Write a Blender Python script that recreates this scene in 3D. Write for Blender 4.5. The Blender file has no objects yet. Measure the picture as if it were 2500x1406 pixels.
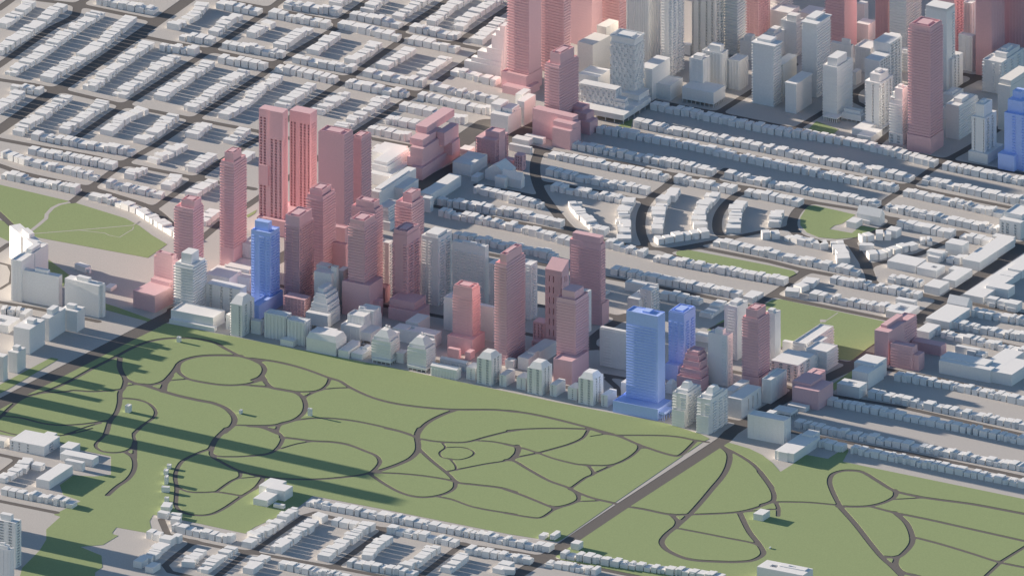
import bpy, bmesh, math, random
import numpy as np
from mathutils import Vector
random.seed(7)
rnd = random.Random(11)
PITCH = math.radians(21.0)
SP, CP = math.sin(PITCH), math.cos(PITCH)
M = 0.5                      # metres per photograph pixel
YAW = math.radians(-28.5)    # direction of the east-west streets

# ---------------------------------------------------------------- camera, sky, sun, exposure
sc = bpy.context.scene
COL = sc.collection
cam = bpy.data.cameras.new("camera")
cam.type = 'ORTHO'
cam.ortho_scale = 2500 * M
cam.clip_start = 10
cam.clip_end = 9000
co = bpy.data.objects.new("camera", cam)
COL.objects.link(co)
co.location = (0, -3000 * CP, 3000 * SP)
co.rotation_euler = (math.radians(90) - PITCH, 0, 0)
sc.camera = co

SUN_EL = math.radians(13.0)
SUN_TR = math.radians(-31.5)     # heading the light travels
w = bpy.data.worlds.new("World")
sc.world = w
w.use_nodes = True
nt = w.node_tree
bg = nt.nodes["Background"]
sky = nt.nodes.new("ShaderNodeTexSky")
sky.sky_type = 'NISHITA'
sky.sun_disc = False
sky.sun_elevation = SUN_EL
sky.sun_rotation = math.radians(90) - (SUN_TR + math.pi)
sky.air_density = 1.0
sky.dust_density = 0.6
sky.ozone_density = 2.2
nt.links.new(sky.outputs[0], bg.inputs[0])
bg.inputs[1].default_value = 0.076
sl = bpy.data.lights.new("sun", 'SUN')
sl.energy = 5.0
sl.angle = math.radians(0.53)
sl.color = (1.0, 0.85, 0.69)
so = bpy.data.objects.new("sun", sl)
COL.objects.link(so)
tv = Vector((math.cos(SUN_TR) * math.cos(SUN_EL), math.sin(SUN_TR) * math.cos(SUN_EL), -math.sin(SUN_EL)))
so.rotation_euler = tv.to_track_quat('-Z', 'Y').to_euler()
so.location = (-800, 500, 600)
sc.view_settings.view_transform = 'Standard'
sc.view_settings.look = 'None'
sc.view_settings.gamma = 1
sc.view_settings.exposure = 1.04
sc.render.resolution_x, sc.render.resolution_y = 1024, 575

# ---------------------------------------------------------------- materials
def mat(name, rgb, var=0.06, scale=0.35, rough=0.85, spec=0.2):
    m = bpy.data.materials.new(name)
    m.use_nodes = True
    t = m.node_tree
    b = t.nodes["Principled BSDF"]
    b.inputs["Roughness"].default_value = rough
    b.inputs["Specular IOR Level"].default_value = spec
    tc = t.nodes.new("ShaderNodeTexCoord")
    n1 = t.nodes.new("ShaderNodeTexNoise")
    n1.inputs["Scale"].default_value = scale
    n1.inputs["Detail"].default_value = 3
    mr = t.nodes.new("ShaderNodeMapRange")
    mr.inputs[1].default_value = 0.3
    mr.inputs[2].default_value = 0.7
    mr.inputs[3].default_value = 1 - var
    mr.inputs[4].default_value = 1 + var
    vm = t.nodes.new("ShaderNodeVectorMath")
    vm.operation = 'SCALE'
    vm.inputs[0].default_value = rgb
    t.links.new(tc.outputs["Object"], n1.inputs["Vector"])
    t.links.new(n1.outputs[0], mr.inputs[0])
    t.links.new(mr.outputs[0], vm.inputs["Scale"])
    t.links.new(vm.outputs[0], b.inputs["Base Color"])
    return m
WHITE = mat("white_plaster", (0.77, 0.77, 0.765), 0.035, 0.6)
LIT_WHITE = mat("warm_lit_plaster", (0.80, 0.775, 0.73), 0.035, 0.6)  # white plaster with warm sun and bounce light put into its colour
PINK = mat("pink_plaster", (0.70, 0.465, 0.49), 0.04, 0.6)
BLUE = mat("blue_plaster", (0.42, 0.55, 0.92), 0.04, 0.6)
PAVE = mat("pavement_grey", (0.475, 0.455, 0.435), 0.09, 0.7)
ROADM = mat("asphalt", (0.14, 0.131, 0.127), 0.10, 0.6, rough=0.9)
GRASS = mat("grass_green", (0.285, 0.352, 0.18), 0.07, 0.55, rough=0.95, spec=0.05)
COLS = dict(W=WHITE, C=LIT_WHITE, P=PINK, B=BLUE)

# ---------------------------------------------------------------- helpers
def gp(px, py):
    """photo pixel of a point on the ground -> ground metres"""
    return ((px - 1250) * M, (703 - py) * M / SP)
TL = {'t0': (0, 0), 't1': (620, 0), 't2': (1240, 0), 't3': (1860, 0), 'u0': (0, 350), 'u1': (620, 350), 'u2': (1240, 350),
      'u3': (1860, 350), 'A0': (0, 700), 'A1': (620, 700), 'A2': (1240, 700), 'A3': (1860, 700), 'B0': (0, 1046),
      'B1': (620, 1046), 'B2': (1240, 1046), 'B3': (1860, 1046), 's': None}
def pts(tile, s):
    v = [float(a) for a in s.replace(',', ' ').split()]
    o = TL[tile]
    out = []
    for i in range(0, len(v), 2):
        if o is None: out.append((v[i], v[i + 1]))
        else: out.append((o[0] + v[i] / 3.90625, o[1] + v[i + 1] / 3.90625))
    return out
def link(o):
    COL.objects.link(o)
    return o
def setp(o, label=None, cat=None, group=None, kind=None):
    if label: o['label'] = label
    if cat: o['category'] = cat
    if group: o['group'] = group
    if kind: o['kind'] = kind
    return o
class MB:
    def __init__(s): s.v = []; s.f = []
    def box(s, x0, x1, y0, y1, z0, z1):
        n = len(s.v)
        s.v += [(x0, y0, z0), (x1, y0, z0), (x1, y1, z0), (x0, y1, z0), (x0, y0, z1), (x1, y0, z1), (x1, y1, z1), (x0, y1, z1)]
        s.f += [(n, n + 3, n + 2, n + 1), (n + 4, n + 5, n + 6, n + 7), (n, n + 1, n + 5, n + 4), (n + 1, n + 2, n + 6, n + 5),
                (n + 2, n + 3, n + 7, n + 6), (n + 3, n, n + 4, n + 7)]
        return s
    def prism(s, poly, z0, z1):
        n = len(s.v); k = len(poly)
        s.v += [(x, y, z0) for x, y in poly] + [(x, y, z1) for x, y in poly]
        s.f += [tuple(n + i for i in range(k))[::-1], tuple(n + k + i for i in range(k))]
        s.f += [(n + i, n + (i + 1) % k, n + k + (i + 1) % k, n + k + i) for i in range(k)]
        return s
    def frustum(s, x0, x1, y0, y1, z0, z1, ix, iy):
        s.box(x0, x1, y0, y1, z0, z1)
        v = s.v
        n = len(v) - 8
        for k, (dx, dy) in enumerate([(ix, iy), (-ix, iy), (-ix, -iy), (ix, -iy)]):
            p = v[n + 4 + k]
            v[n + 4 + k] = (p[0] + dx, p[1] + dy, p[2])
        return s
    def ridge(s, x0, x1, y0, y1, z0, z1, axis='x'):
        n = len(s.v)
        if axis == 'x':
            ym = (y0 + y1) / 2
            s.v += [(x0, y0, z0), (x1, y0, z0), (x1, y1, z0), (x0, y1, z0), (x0, ym, z1), (x1, ym, z1)]
        else:
            xm = (x0 + x1) / 2
            s.v += [(x1, y0, z0), (x1, y1, z0), (x0, y1, z0), (x0, y0, z0), (xm, y0, z1), (xm, y1, z1)]
        s.f += [(n, n + 1, n + 5, n + 4), (n + 2, n + 3, n + 4, n + 5), (n + 1, n + 2, n + 5), (n + 3, n, n + 4), (n, n + 3, n + 2, n + 1)]
        return s
    def mesh(s, name, m):
        me = bpy.data.meshes.new(name)
        me.from_pydata(s.v, [], s.f)
        me.materials.append(m)
        return me
    def build(s, name, m, parent=None):
        o = link(bpy.data.objects.new(name, s.mesh(name, m)))
        if parent: o.parent = parent
        return o

# ---------------------------------------------------------------- the ground: roads, lots, lawns, from distance fields
GX0, GX1, GY0, GY1, CS = -720.0, 720.0, -1120.0, 1120.0, 1.5
gx = np.arange(GX0, GX1 + .1, CS, dtype=np.float32)
gy = np.arange(GY0, GY1 + .1, CS, dtype=np.float32)
NX, NY = len(gx), len(gy)
def field_lines(lines, k, reach=40.0):
    F = np.full((NY, NX), reach, np.float32)
    for P, wd in lines:
        P = [gp(*p) for p in P]
        xs = [p[0] for p in P]; ys = [p[1] for p in P]
        r = reach
        i0 = max(0, int((min(xs) - r - GX0) / CS)); i1 = min(NX, int((max(xs) + r - GX0) / CS) + 2)
        j0 = max(0, int((min(ys) - r - GY0) / CS)); j1 = min(NY, int((max(ys) + r - GY0) / CS) + 2)
        if i1 <= i0 or j1 <= j0: continue
        X, Y = np.meshgrid(gx[i0:i1], gy[j0:j1])
        D = np.full(X.shape, 1e6, np.float32)
        for (ax, ay), (bx, by) in zip(P[:-1], P[1:]):
            dx, dy = bx - ax, by - ay
            L = dx * dx + dy * dy + 1e-9
            t = np.clip(((X - ax) * dx + (Y - ay) * dy) / L, 0, 1)
            D = np.minimum(D, np.hypot(X - ax - t * dx, Y - ay - t * dy))
        D = D - wd / 2
        a = F[j0:j1, i0:i1]
        h = np.clip(k - np.abs(a - D), 0, None) / k
        F[j0:j1, i0:i1] = np.minimum(np.minimum(a, D) - h * h * k * 0.25, reach)
    return F
def field_polys(polys, far=1e3):
    F = np.full((NY, NX), far, np.float32)
    for P in polys:
        P = [gp(*p) for p in P]
        xs = [p[0] for p in P]; ys = [p[1] for p in P]
        r = 12
        i0 = max(0, int((min(xs) - r - GX0) / CS)); i1 = min(NX, int((max(xs) + r - GX0) / CS) + 2)
        j0 = max(0, int((min(ys) - r - GY0) / CS)); j1 = min(NY, int((max(ys) + r - GY0) / CS) + 2)
        if i1 <= i0 or j1 <= j0: continue
        X, Y = np.meshgrid(gx[i0:i1], gy[j0:j1])
        D = np.full(X.shape, 1e6, np.float32)
        inside = np.zeros(X.shape, bool)
        for (ax, ay), (bx, by) in zip(P, P[1:] + P[:1]):
            dx, dy = bx - ax, by - ay
            L = dx * dx + dy * dy + 1e-9
            t = np.clip(((X - ax) * dx + (Y - ay) * dy) / L, 0, 1)
            D = np.minimum(D, np.hypot(X - ax - t * dx, Y - ay - t * dy))
            if ay != by:
                c = ((ay > Y) != (by > Y)) & (X < (bx - ax) * (Y - ay) / (by - ay) + ax)
                inside ^= c
        D = np.where(inside, -D, D)
        F[j0:j1, i0:i1] = np.minimum(F[j0:j1, i0:i1], D)
    return F
def fill(g, z, skirt):
    """mesh of the region g < 0 at height z with a skirt along its outline"""
    ins = g < 0
    V, Fc = [], []
    cnt = ins[:-1, :-1].astype(int) + ins[:-1, 1:] + ins[1:, 1:] + ins[1:, :-1]
    full = cnt == 4
    for j in range(NY - 1):
        row = full[j]
        d = np.diff(np.concatenate(([0], row.astype(int), [0])))
        for a, b in zip(np.where(d == 1)[0], np.where(d == -1)[0]):
            n = len(V)
            x0, x1, y0, y1 = GX0 + a * CS, GX0 + b * CS, GY0 + j * CS, GY0 + (j + 1) * CS
            V += [(x0, y0, z), (x1, y0, z), (x1, y1, z), (x0, y1, z)]
            Fc.append((n, n + 1, n + 2, n + 3))
    js, is_ = np.where((cnt > 0) & (cnt < 4))
    for j, i in zip(js.tolist(), is_.tolist()):
        c = [(i, j), (i + 1, j), (i + 1, j + 1), (i, j + 1)]
        poly, cr = [], []
        for k in range(4):
            a, b = c[k], c[(k + 1) % 4]
            ga, gb = float(g[a[1], a[0]]), float(g[b[1], b[0]])
            if ga < 0: poly.append((GX0 + a[0] * CS, GY0 + a[1] * CS))
            if (ga < 0) != (gb < 0):
                t = ga / (ga - gb)
                p = (GX0 + (a[0] + t * (b[0] - a[0])) * CS, GY0 + (a[1] + t * (b[1] - a[1])) * CS)
                cr.append((p, ga < 0, len(poly)))
                poly.append(p)
        if len(poly) < 3: continue
        n = len(V)
        V += [(x, y, z) for x, y in poly]
        Fc.append(tuple(range(n, n + len(poly))))
        for q in range(len(cr)):
            if cr[q][1]:
                p, r = cr[q][0], cr[(q + 1) % len(cr)][0]
                n = len(V)
                V += [(p[0], p[1], z), (r[0], r[1], z), (r[0], r[1], z - skirt), (p[0], p[1], z - skirt)]
                Fc.append((n, n + 3, n + 2, n + 1))
    return V, Fc
def smooth(P, n=4):
    """centripetal curve through the points"""
    if len(P) < 3: return P
    Q = [(2 * P[0][0] - P[1][0], 2 * P[0][1] - P[1][1])] + list(P) + [(2 * P[-1][0] - P[-2][0], 2 * P[-1][1] - P[-2][1])]
    out = []
    for i in range(1, len(Q) - 2):
        p = [np.array(q, float) for q in Q[i - 1:i + 3]]
        t = [0.0]
        for a, b in zip(p[:-1], p[1:]): t.append(t[-1] + max(1e-6, float(np.hypot(*(b - a)))) ** 0.5)
        for k in range(n):
            u = t[1] + (t[2] - t[1]) * k / n
            A = [p[j] * (t[j + 1] - u) / (t[j + 1] - t[j]) + p[j + 1] * (u - t[j]) / (t[j + 1] - t[j]) for j in range(3)]
            B = [A[j] * (t[j + 2] - u) / (t[j + 2] - t[j]) + A[j + 1] * (u - t[j]) / (t[j + 2] - t[j]) for j in range(2)]
            C = B[0] * (t[2] - u) / (t[2] - t[1]) + B[1] * (u - t[1]) / (t[2] - t[1])
            out.append((float(C[0]), float(C[1])))
    out.append(tuple(P[-1]))
    return out
ROADS = []
def road(wd, s): ROADS.append((smooth(pts('s', s)) if wd in (11, 12, 13) else pts('s', s), wd))
# upper left grid
road(10, "97 1 192 13 366 49"); road(10, "520 -4 635 18 822 54 978 84 1117 110 1183 123 1250 136")
road(10, "356 92 509 123 666 156 850 192 1019 228 1196 266"); road(10, "-40 187 0 196 77 207 154 223 307 259 474 292 627 321 760 350")
road(10, "860 330 1000 357"); road(10, "-40 332 0 341 64 353 218 381 307 401 371 414 486 437 620 462")
road(11, "-40 392 0 405 51 422 218 460 307 486 350 500 379 514 402 532 425 555 450 580 480 600")
road(11, "-5 24 35 -5"); road(11, "-20 172 0 159 128 69 184 38 192 13 230 -12")
road(17, "-30 336 0 317 110 238 154 212 271 133 358 72 480 -14"); road(10.5, "190 335 294 264 323 246 499 133 640 38 689 0 710 -14")
road(10.5, "176 494 230 452 307 396 376 358 471 294 640 184 681 151 820 70 832 49 902 0 920 -12")
road(10.5, "384 504 479 437 538 396 597 358 640 335 748 261 850 192 976 102 976 79 1096 0 1115 -12")
road(10.5, "490 585 538 545 602 504 640 478 861 330 1004 238 1035 224 1163 135 1185 124"); road(10.5, "1111 108 1250 14 1270 0")
road(30, "1120 350 1190 302")
# the two avenues
road(22, "-80 1027 0 985 420 768 1040 446 1299 312 1590 162"); road(19, "1240 1417 1355 1345 1522 1233 1767 1074 1785 1055 1880 994 1934 963 2083 893 2134 854 2239 782 2339 710 2487 611 2560 563")
# north east quarter
road(10, "1560 240 1591 246 1752 277 1940 316 2136 358 2300 390 2500 425 2560 437"); road(10, "1752 277 1834 225 1940 158")
road(10, "1942 316 2008 276 2108 212 2150 184"); road(8, "2085 228 2090 250 2115 262"); road(10, "2136 358 2175 325 2303 233 2372 200 2420 165")
road(10, "2354 182 2400 193 2540 220"); road(11, "2129 519 2160 493 2203 465 2295 401 2369 360 2460 300")
road(9, "1475 308 1486 310 1670 350 1880 391 2116 437 2229 458 2295 473 2500 514 2540 522")
road(9, "1301 358 1342 370 1522 399 1650 427 1739 440 1803 455 1880 468 1962 491 2116 516 2185 537 2346 570 2500 597 2540 604")
road(13, "1317 370 1307 400 1307 427 1319 465 1355 516 1394 560 1435 583"); road(9, "1324 447 1363 450 1463 468 1573 491")
road(9, "1163 452 1260 470 1312 481"); road(10, "1060 504 1260 543 1383 568 1435 581 1565 606 1640 610 1714 606 1880 639 1950 657 2090 683 2193 706 2308 733 2372 742 2500 768")
road(6, "1620 610 1640 622 1688 637 1860 671 1925 682 1962 668"); road(10, "1193 621 1260 634 1335 648 1481 678 1568 693 1716 723 1840 750")
road(10, "1900 724 1919 729 2188 784 2240 795"); road(11, "1742 802 1816 769 1875 726 1903 708 1962 667")
road(12, "1660 429 1624 457 1590 483 1571 510 1564 540 1566 570 1580 604"); road(12, "1826 463 1790 483 1762 512 1751 540 1755 570 1778 584")
road(10, "1637 610 1752 588 1880 562 1924 557"); road(13, "1970 496 1945 518 1934 544 1940 565 1962 580 2026 593 2090 585 2140 567 2175 548 2185 537")
road(10, "1739 440 1772 414"); road(13, "2078 593 2116 652 2132 695"); road(10, "2116 652 2150 642 2244 621 2334 580 2350 568")
# between the towers
road(10, "420 755 600 790 845 838 907 849 1100 889 1527 974 1640 998 1790 1028"); road(10, "640 690 935 746 1081 774 1300 818 1450 848 1530 864")
road(10, "1060 700 1173 731 1312 746 1486 769 1540 782"); road(14, "1440 850 1443 830 1470 808 1530 770"); road(9, "1475 915 1520 923 1560 930")
road(8, "1483 925 1505 945 1512 968"); road(9, "1906 850 2040 880 2090 892"); road(9, "1780 905 1850 920 1935 948")
# south east
road(9, "2239 792 2436 836 2500 851 2540 860"); road(9, "2150 897 2167 902 2295 925 2500 971 2540 980"); road(9, "2020 962 2039 967 2193 992 2474 1056 2540 1070")
road(10, "1850 1030 1932 1054 2065 1079 2218 1107 2372 1138 2500 1165 2540 1173")
# west and south west
road(9, "-20 734 0 738 97 755 240 785"); road(9, "-20 507 0 524 34 556"); road(8, "-10 618 22 596"); road(5, "-10 640 22 648 30 665 26 690 0 706 -20 708")
road(9, "-20 1219 0 1223 138 1251"); road(9, "-20 1105 0 1110 56 1122"); road(10, "-20 1172 44 1124")
road(9, "394 1268 409 1304 474 1322 538 1335 640 1353 825 1386 960 1411"); road(9, "474 1322 425 1360 403 1379 415 1395 470 1408")
road(10, "602 1349 520 1415"); road(9, "620 1345 745 1258 771 1251 804 1261 943 1292 1129 1328 1260 1348 1330 1361 1458 1387 1600 1416")
road(10, "815 1384 943 1292"); road(10, "1015 1415 1129 1328")

PATHS = []
def path(t, wd, s): PATHS.append((smooth(pts(t, s)), wd))
path('A0', 6, "-60 1290 0 1245 100 1150 210 1065 400 1010 560 950 720 870 900 770 1100 670 1250 590 1400 530 1550 500 1720 490 1900 500 2050 535 2150 590 2300 665 2440 700 2500 708")
path('A1', 6, "-20 685 200 715 400 760 560 810 720 870 830 905 900 950 1100 1045 1300 1105 1600 1150 1900 1172 2300 1175 2500 1192")
path('A2', 6, "0 1183 200 1210 450 1262 650 1312 800 1352 1000 1406"); path('B2', 6, "780 0 930 48 1050 70 1280 165 1560 255 1620 262 1665 240 1790 120")
path('B2', 5, "1050 66 1300 66 1500 70 1650 85 1780 112 1910 130")
path('A0', 7, "1145 680 1140 760 1165 830 1195 880 1180 960 1145 1010 1140 1100 1110 1200 1050 1280 1012 1406"); path('B0', 5, "1030 0 990 70 910 160 960 210 1080 232 1200 215 1260 180 1285 120 1275 60 1330 0")
path('A0', 5, "1275 1400 1350 1330 1470 1240 1485 1190 1430 1120 1320 1080 1170 1063"); path('B0', 7, "1200 225 1265 270 1285 320 1275 400 1220 480 1120 550 1025 635"); path('B0', 6, "1288 130 1285 280")
path('A0', 7, "1195 880 1300 925 1400 938 1500 925 1580 890 1660 800 1720 720 1820 680 1940 660 2120 655 2300 662")
path('A0', 6, "1700 740 1700 800 1720 830 1800 880 1950 915 2150 940 2350 930 2520 880"); path('A1', 7, "-10 890 60 860 100 800 85 750 -10 695")
path('A0', 4, "2330 940 2520 950"); path('A1', 5, "-20 945 140 960 280 985 360 1000 560 1000 640 980 700 930 722 880")
path('A1', 7, "85 860 120 920 180 965 280 985 400 1010 470 1060 492 1130 480 1190 420 1250 330 1290 200 1320 0 1330 -40 1330")
path('A0', 5, "2245 1320 2510 1328"); path('A1', 4, "680 978 780 968 900 965"); path('A1', 5, "470 1060 570 1008 640 985")
path('A0', 8, "1370 935 1550 995 1700 1040 1900 1085 2050 1115 2170 1170 2235 1250 2225 1310 2140 1390"); path('B0', 8, "2160 0 2060 100 2010 190")
path('A0', 4, "1620 895 1700 888 1790 882"); path('A0', 4, "1185 948 1310 930"); path('A0', 4, "1540 975 1555 945 1600 905"); path('A0', 8, "1630 850 1575 925 1560 1000")
path('A0', 5, "380 1012 640 1000 700 990 850 1000 1000 995 1150 980"); path('A0', 5, "60 1235 200 1250 400 1300 560 1320 800 1310 1000 1280 1050 1270")
path('A0', 4, "630 1406 850 1330 960 1300"); path('B0', 4, "880 0 640 60 400 77 150 60 0 20 -60 0")
path('B0', 6, "2015 190 1900 230 1740 310 1690 380 1670 460 1685 560 1680 650 1680 740 1730 790 1850 825 2000 820 2120 770 2300 650 2440 560 2495 490")
path('B0', 5, "1690 560 1800 603 1950 610 2060 605 2300 642"); path('B0', 5, "2060 605 2200 505 2290 455 2290 415"); path('B0', 3.5, "2290 475 2460 460")
path('B0', 6, "2020 190 2015 250 2150 340 2300 410 2500 455"); path('B1', 6, "-20 440 200 472 560 485 800 470 1000 445 1130 418"); path('B1', 6, "85 470 60 530 0 580")
path('B0', 5, "2020 240 2080 265 2200 270 2300 268 2510 250"); path('B1', 6, "-20 262 150 235 220 190 262 130 270 85 200 20 100 -10"); path('A1', 5, "-20 1330 80 1345 220 1400"); path('A1', 6, "215 1375 250 1310 340 1285")
path('A1', 5, "380 1275 560 1255 720 1255 950 1280 1200 1330 1400 1380 1490 1406"); path('B1', 5, "1260 0 1400 30 1550 85")
path('A1', 7, "1910 1180 1800 1220 1650 1300 1560 1390"); path('B1', 8, "1580 0 1555 70 1565 150 1560 210 1500 280 1380 340 1190 405 1120 425")
path('B1', 6, "260 85 400 100 550 120 750 130 900 155 1050 210 1180 270 1200 320 1170 370 1110 425"); path('B1', 4, "260 192 400 150 540 125")
path('B1', 5, "1180 422 1380 430 1600 450 1800 480 1920 505"); path('B1', 6, "1110 435 1250 530 1400 610 1550 652 1700 650 1850 610 1915 560 1920 505")
path('B1', 5, "1760 650 1900 680 2100 750 2500 820"); path('B2', 5, "-20 806 200 845 310 850 400 800 435 765 400 738")
path('B1', 6, "1580 200 1700 310 1850 430 1940 510 2100 535 2350 565 2500 605"); path('B2', 6, "-20 580 150 640 300 700 420 745 520 740 620 710 675 670 660 620 590 570 400 500 200 390 50 305 -20 300")
path('B1', 5, "1565 95 1700 120 1850 133 2030 130 2200 85 2400 35 2520 15"); path('B2', 5, "0 20 200 5 500 0 780 8")
path('B1', 3.2, "1800 140 1825 182 1770 230 1790 270 1900 295 1980 295 2080 260 2100 230 2060 200 1970 180 1825 182"); path('B1', 3.2, "1870 290 1920 350 1930 395")
path('B1', 4.5, "1840 412 1940 392 2200 340 2420 300 2490 250"); path('B1', 4.5, "2490 170 2300 130 2120 115")
path('B2', 8, "90 165 95 210 60 275 20 300"); path('B2', 5, "-20 150 150 190 280 230 450 290 650 340 770 360 815 430 740 470 600 570"); path('B2', 5, "60 280 280 235 450 190 600 145 720 85 775 0")
path('B2', 3, "790 75 950 50"); path('B2', 5, "740 350 950 352 1050 330 1180 260 1250 190 1250 155"); path('B2', 5, "820 430 1000 350"); path('B2', 3, "1250 190 1340 186")
path('B2', 6, "600 580 800 660 1060 722"); path('B2', 4, "680 695 850 690"); path('B2', 4, "440 775 580 725 680 690")
path('B2', 6, "1080 735 1300 770 1550 820 1700 820 1900 815 2200 795 2400 745 2520 690"); path('B2', 4, "2200 800 2500 770"); path('B3', 4, "0 780 115 770")
path('B2', 8, "2030 165 2110 240 2100 350 2050 450 1950 570 1850 690 1740 810 1620 920 1500 1020 1465 1080 1500 1140 1620 1210 1750 1250 2000 1268 2200 1270 2350 1250 2435 1190 2400 1110 2300 980 2215 810")
path('B2', 6, "2030 165 2200 250 2350 350 2450 470 2520 560"); path('B3', 7, "-20 410 80 550 115 630 105 690 0 725"); path('B2', 7, "1560 820 1615 880 1610 930"); path('B2', 5, "1600 948 1900 1005 2100 1045 2330 1090 2400 1115")
path('B3', 5, "90 700 250 700 450 705 720 730"); path('B3', 6, "130 700 155 750 155 832"); path('B3', 7, "745 740 670 590 645 500 670 440 760 405 850 400 960 415 1100 495 1260 590 1500 650 1700 680 2000 720 2300 775 2560 825")
path('B3', 7, "1275 590 1272 640 1200 690 1050 735 900 745 730 740"); path('B3', 4, "1270 675 1520 662"); path('B3', 6, "1030 740 1260 800 1600 870 2000 960 2560 1085")
path('B3', 8, "1270 800 1380 900 1432 1020 1430 1090 1370 1170 1300 1222 1170 1222"); path('B3', 8, "740 740 900 920 1040 1100 1150 1230 1240 1310 1360 1430"); path('B3', 8, "1290 1220 1275 1290 1330 1360 1500 1410")
path('B3', 6, "1430 1030 1700 1100 2000 1190 2270 1275 2560 1335"); path('B3', 6, "2270 1275 2560 1095"); path('B3', 6, "2270 1280 2120 1420")

PARKS = [pts('s', s) for s in (
 "-60 1025 0 993 407 790 522 813 561 820 640 836 953 897 1260 961 1368 984 1624 1033 1711 1060 1733 1071 1717 1078 1512 1219 1371 1317 1360 1322 1240 1303 927 1241 763 1210 728 1238 620 1287 599 1302 445 1269 374 1256 365 1272 369 1289 357 1300 284 1287 274 1300 276 1304 289 1307 251 1330 195 1334 248 1356 250 1384 232 1397 232 1440 40 1440 54 1386 97 1343 113 1317 113 1292 148 1261 131 1256 197 1223 154 1207 146 1184 179 1160 230 1163 271 1159 271 1114 195 1098 143 1079 26 1064 -60 1052",
 "1760 1080 1775 1079 1829 1095 1860 1110 1886 1130 1905 1152 1934 1134 1968 1110 2021 1120 2068 1090 2072 1100 2057 1127 2500 1218 2600 1238 2600 1460 1660 1440 1547 1402 1394 1376 1355 1358 1368 1345",
 "-20 449 0 452 169 492 184 496 307 534 340 552 371 575 408 597 361 630 90 580 33 547 0 516 -20 500", "-20 528 0 537 28 552 22 590 -20 570", "118 634 169 672 154 700 118 700",
 "256 741 282 749 371 781 407 790 395 797 371 788 256 756", "125 873 143 877 20 950 -20 970 -20 950",
 "1972 504 1988 502 2088 525 2055 547 2037 551 2025 560 2080 570 2092 560 2103 552 2142 558 2125 572 2090 580 2040 584 1999 580 1970 568 1954 550 1954 532",
 "1650 618 1658 611 1672 609 1880 649 1937 662 1945 670 1938 677 1924 678 1860 667 1688 634 1655 626",
 "1885 733 1905 731 2215 797 2131 848 2088 877 2072 880 2039 876 1906 848 1726 806 1770 779 1858 748", "2083 903 2032 938 2036 954 2085 920",
 "1509 309 1540 314 1546 290 1524 300", "1993 297 2047 317 2034 329 1973 317", "601 527 628 512 622 522 605 532")]
R = field_lines(ROADS, 9.0)
T = field_lines(PATHS, 2.5)
Pk = field_polys(PARKS)
T = np.where(Pk < 10, T, 30.0)
V, Fc = fill(-np.minimum(np.minimum(R, Pk), T), 0.16, 0.2)
me = bpy.data.meshes.new("pavement"); me.from_pydata(V, [], Fc); me.materials.append(PAVE)
setp(link(bpy.data.objects.new("pavement", me)), "pale grey paved ground of the city blocks between the streets", kind='structure')
V, Fc = fill(np.maximum(Pk, -np.minimum(R, T)), 0.42, 0.45)
me = bpy.data.meshes.new("lawn"); me.from_pydata(V, [], Fc); me.materials.append(GRASS)
setp(link(bpy.data.objects.new("lawn", me)), "flat green lawns of the parks, cut by winding grey paths", kind='structure')
mb = MB(); mb.v = [(GX0, GY0, 0), (GX1, GY0, 0), (GX1, GY1, 0), (GX0, GY1, 0)]; mb.f = [(0, 1, 2, 3)]
setp(mb.build("road", ROADM), "dark asphalt of the streets and winding park paths", kind='structure')
mb = MB(); mb.v = [(-6000, -6000, -0.08), (6000, -6000, -0.08), (6000, 6000, -0.08), (-6000, 6000, -0.08)]; mb.f = [(0, 1, 2, 3)]
setp(mb.build("ground", PAVE), "pale ground beyond the streets", kind='structure')
# pale footpaths laid across the lawns
mb = MB()
def strip(P, wd, z):
    P = [gp(*p) for p in P]
    L = []
    for i, p in enumerate(P):
        a, b = P[max(0, i - 1)], P[min(len(P) - 1, i + 1)]
        d = math.hypot(b[0] - a[0], b[1] - a[1])
        nx, ny = -(b[1] - a[1]) / d * wd / 2, (b[0] - a[0]) / d * wd / 2
        L.append(((p[0] + nx, p[1] + ny), (p[0] - nx, p[1] - ny)))
    for i in range(len(L) - 1):
        n = len(mb.v)
        for q in (L[i][1], L[i + 1][1], L[i + 1][0], L[i][0]): mb.v.append((q[0], q[1], z))
        mb.f.append((n, n + 1, n + 2, n + 3))
strip(pts('u0', "670 565 570 585 500 620 445 680 440 720 370 780 280 850"), 5.0, 0.47)
strip(pts('u0', "320 865 760 830 1270 785 1330 745"), 1.8, 0.47)
strip(pts('u0', "760 832 1000 860 1040 880 1140 900 1220 850 1265 825 1275 800"), 1.3, 0.475)
strip(pts('A3', "560 335 600 335 725 250"), 1.5, 0.47)
strip(pts('s', "2002 784 2016 784"), 9, 0.475)
setp(mb.build("footpath", PAVE), "pale footpaths crossing the lawns", kind='structure')
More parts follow.
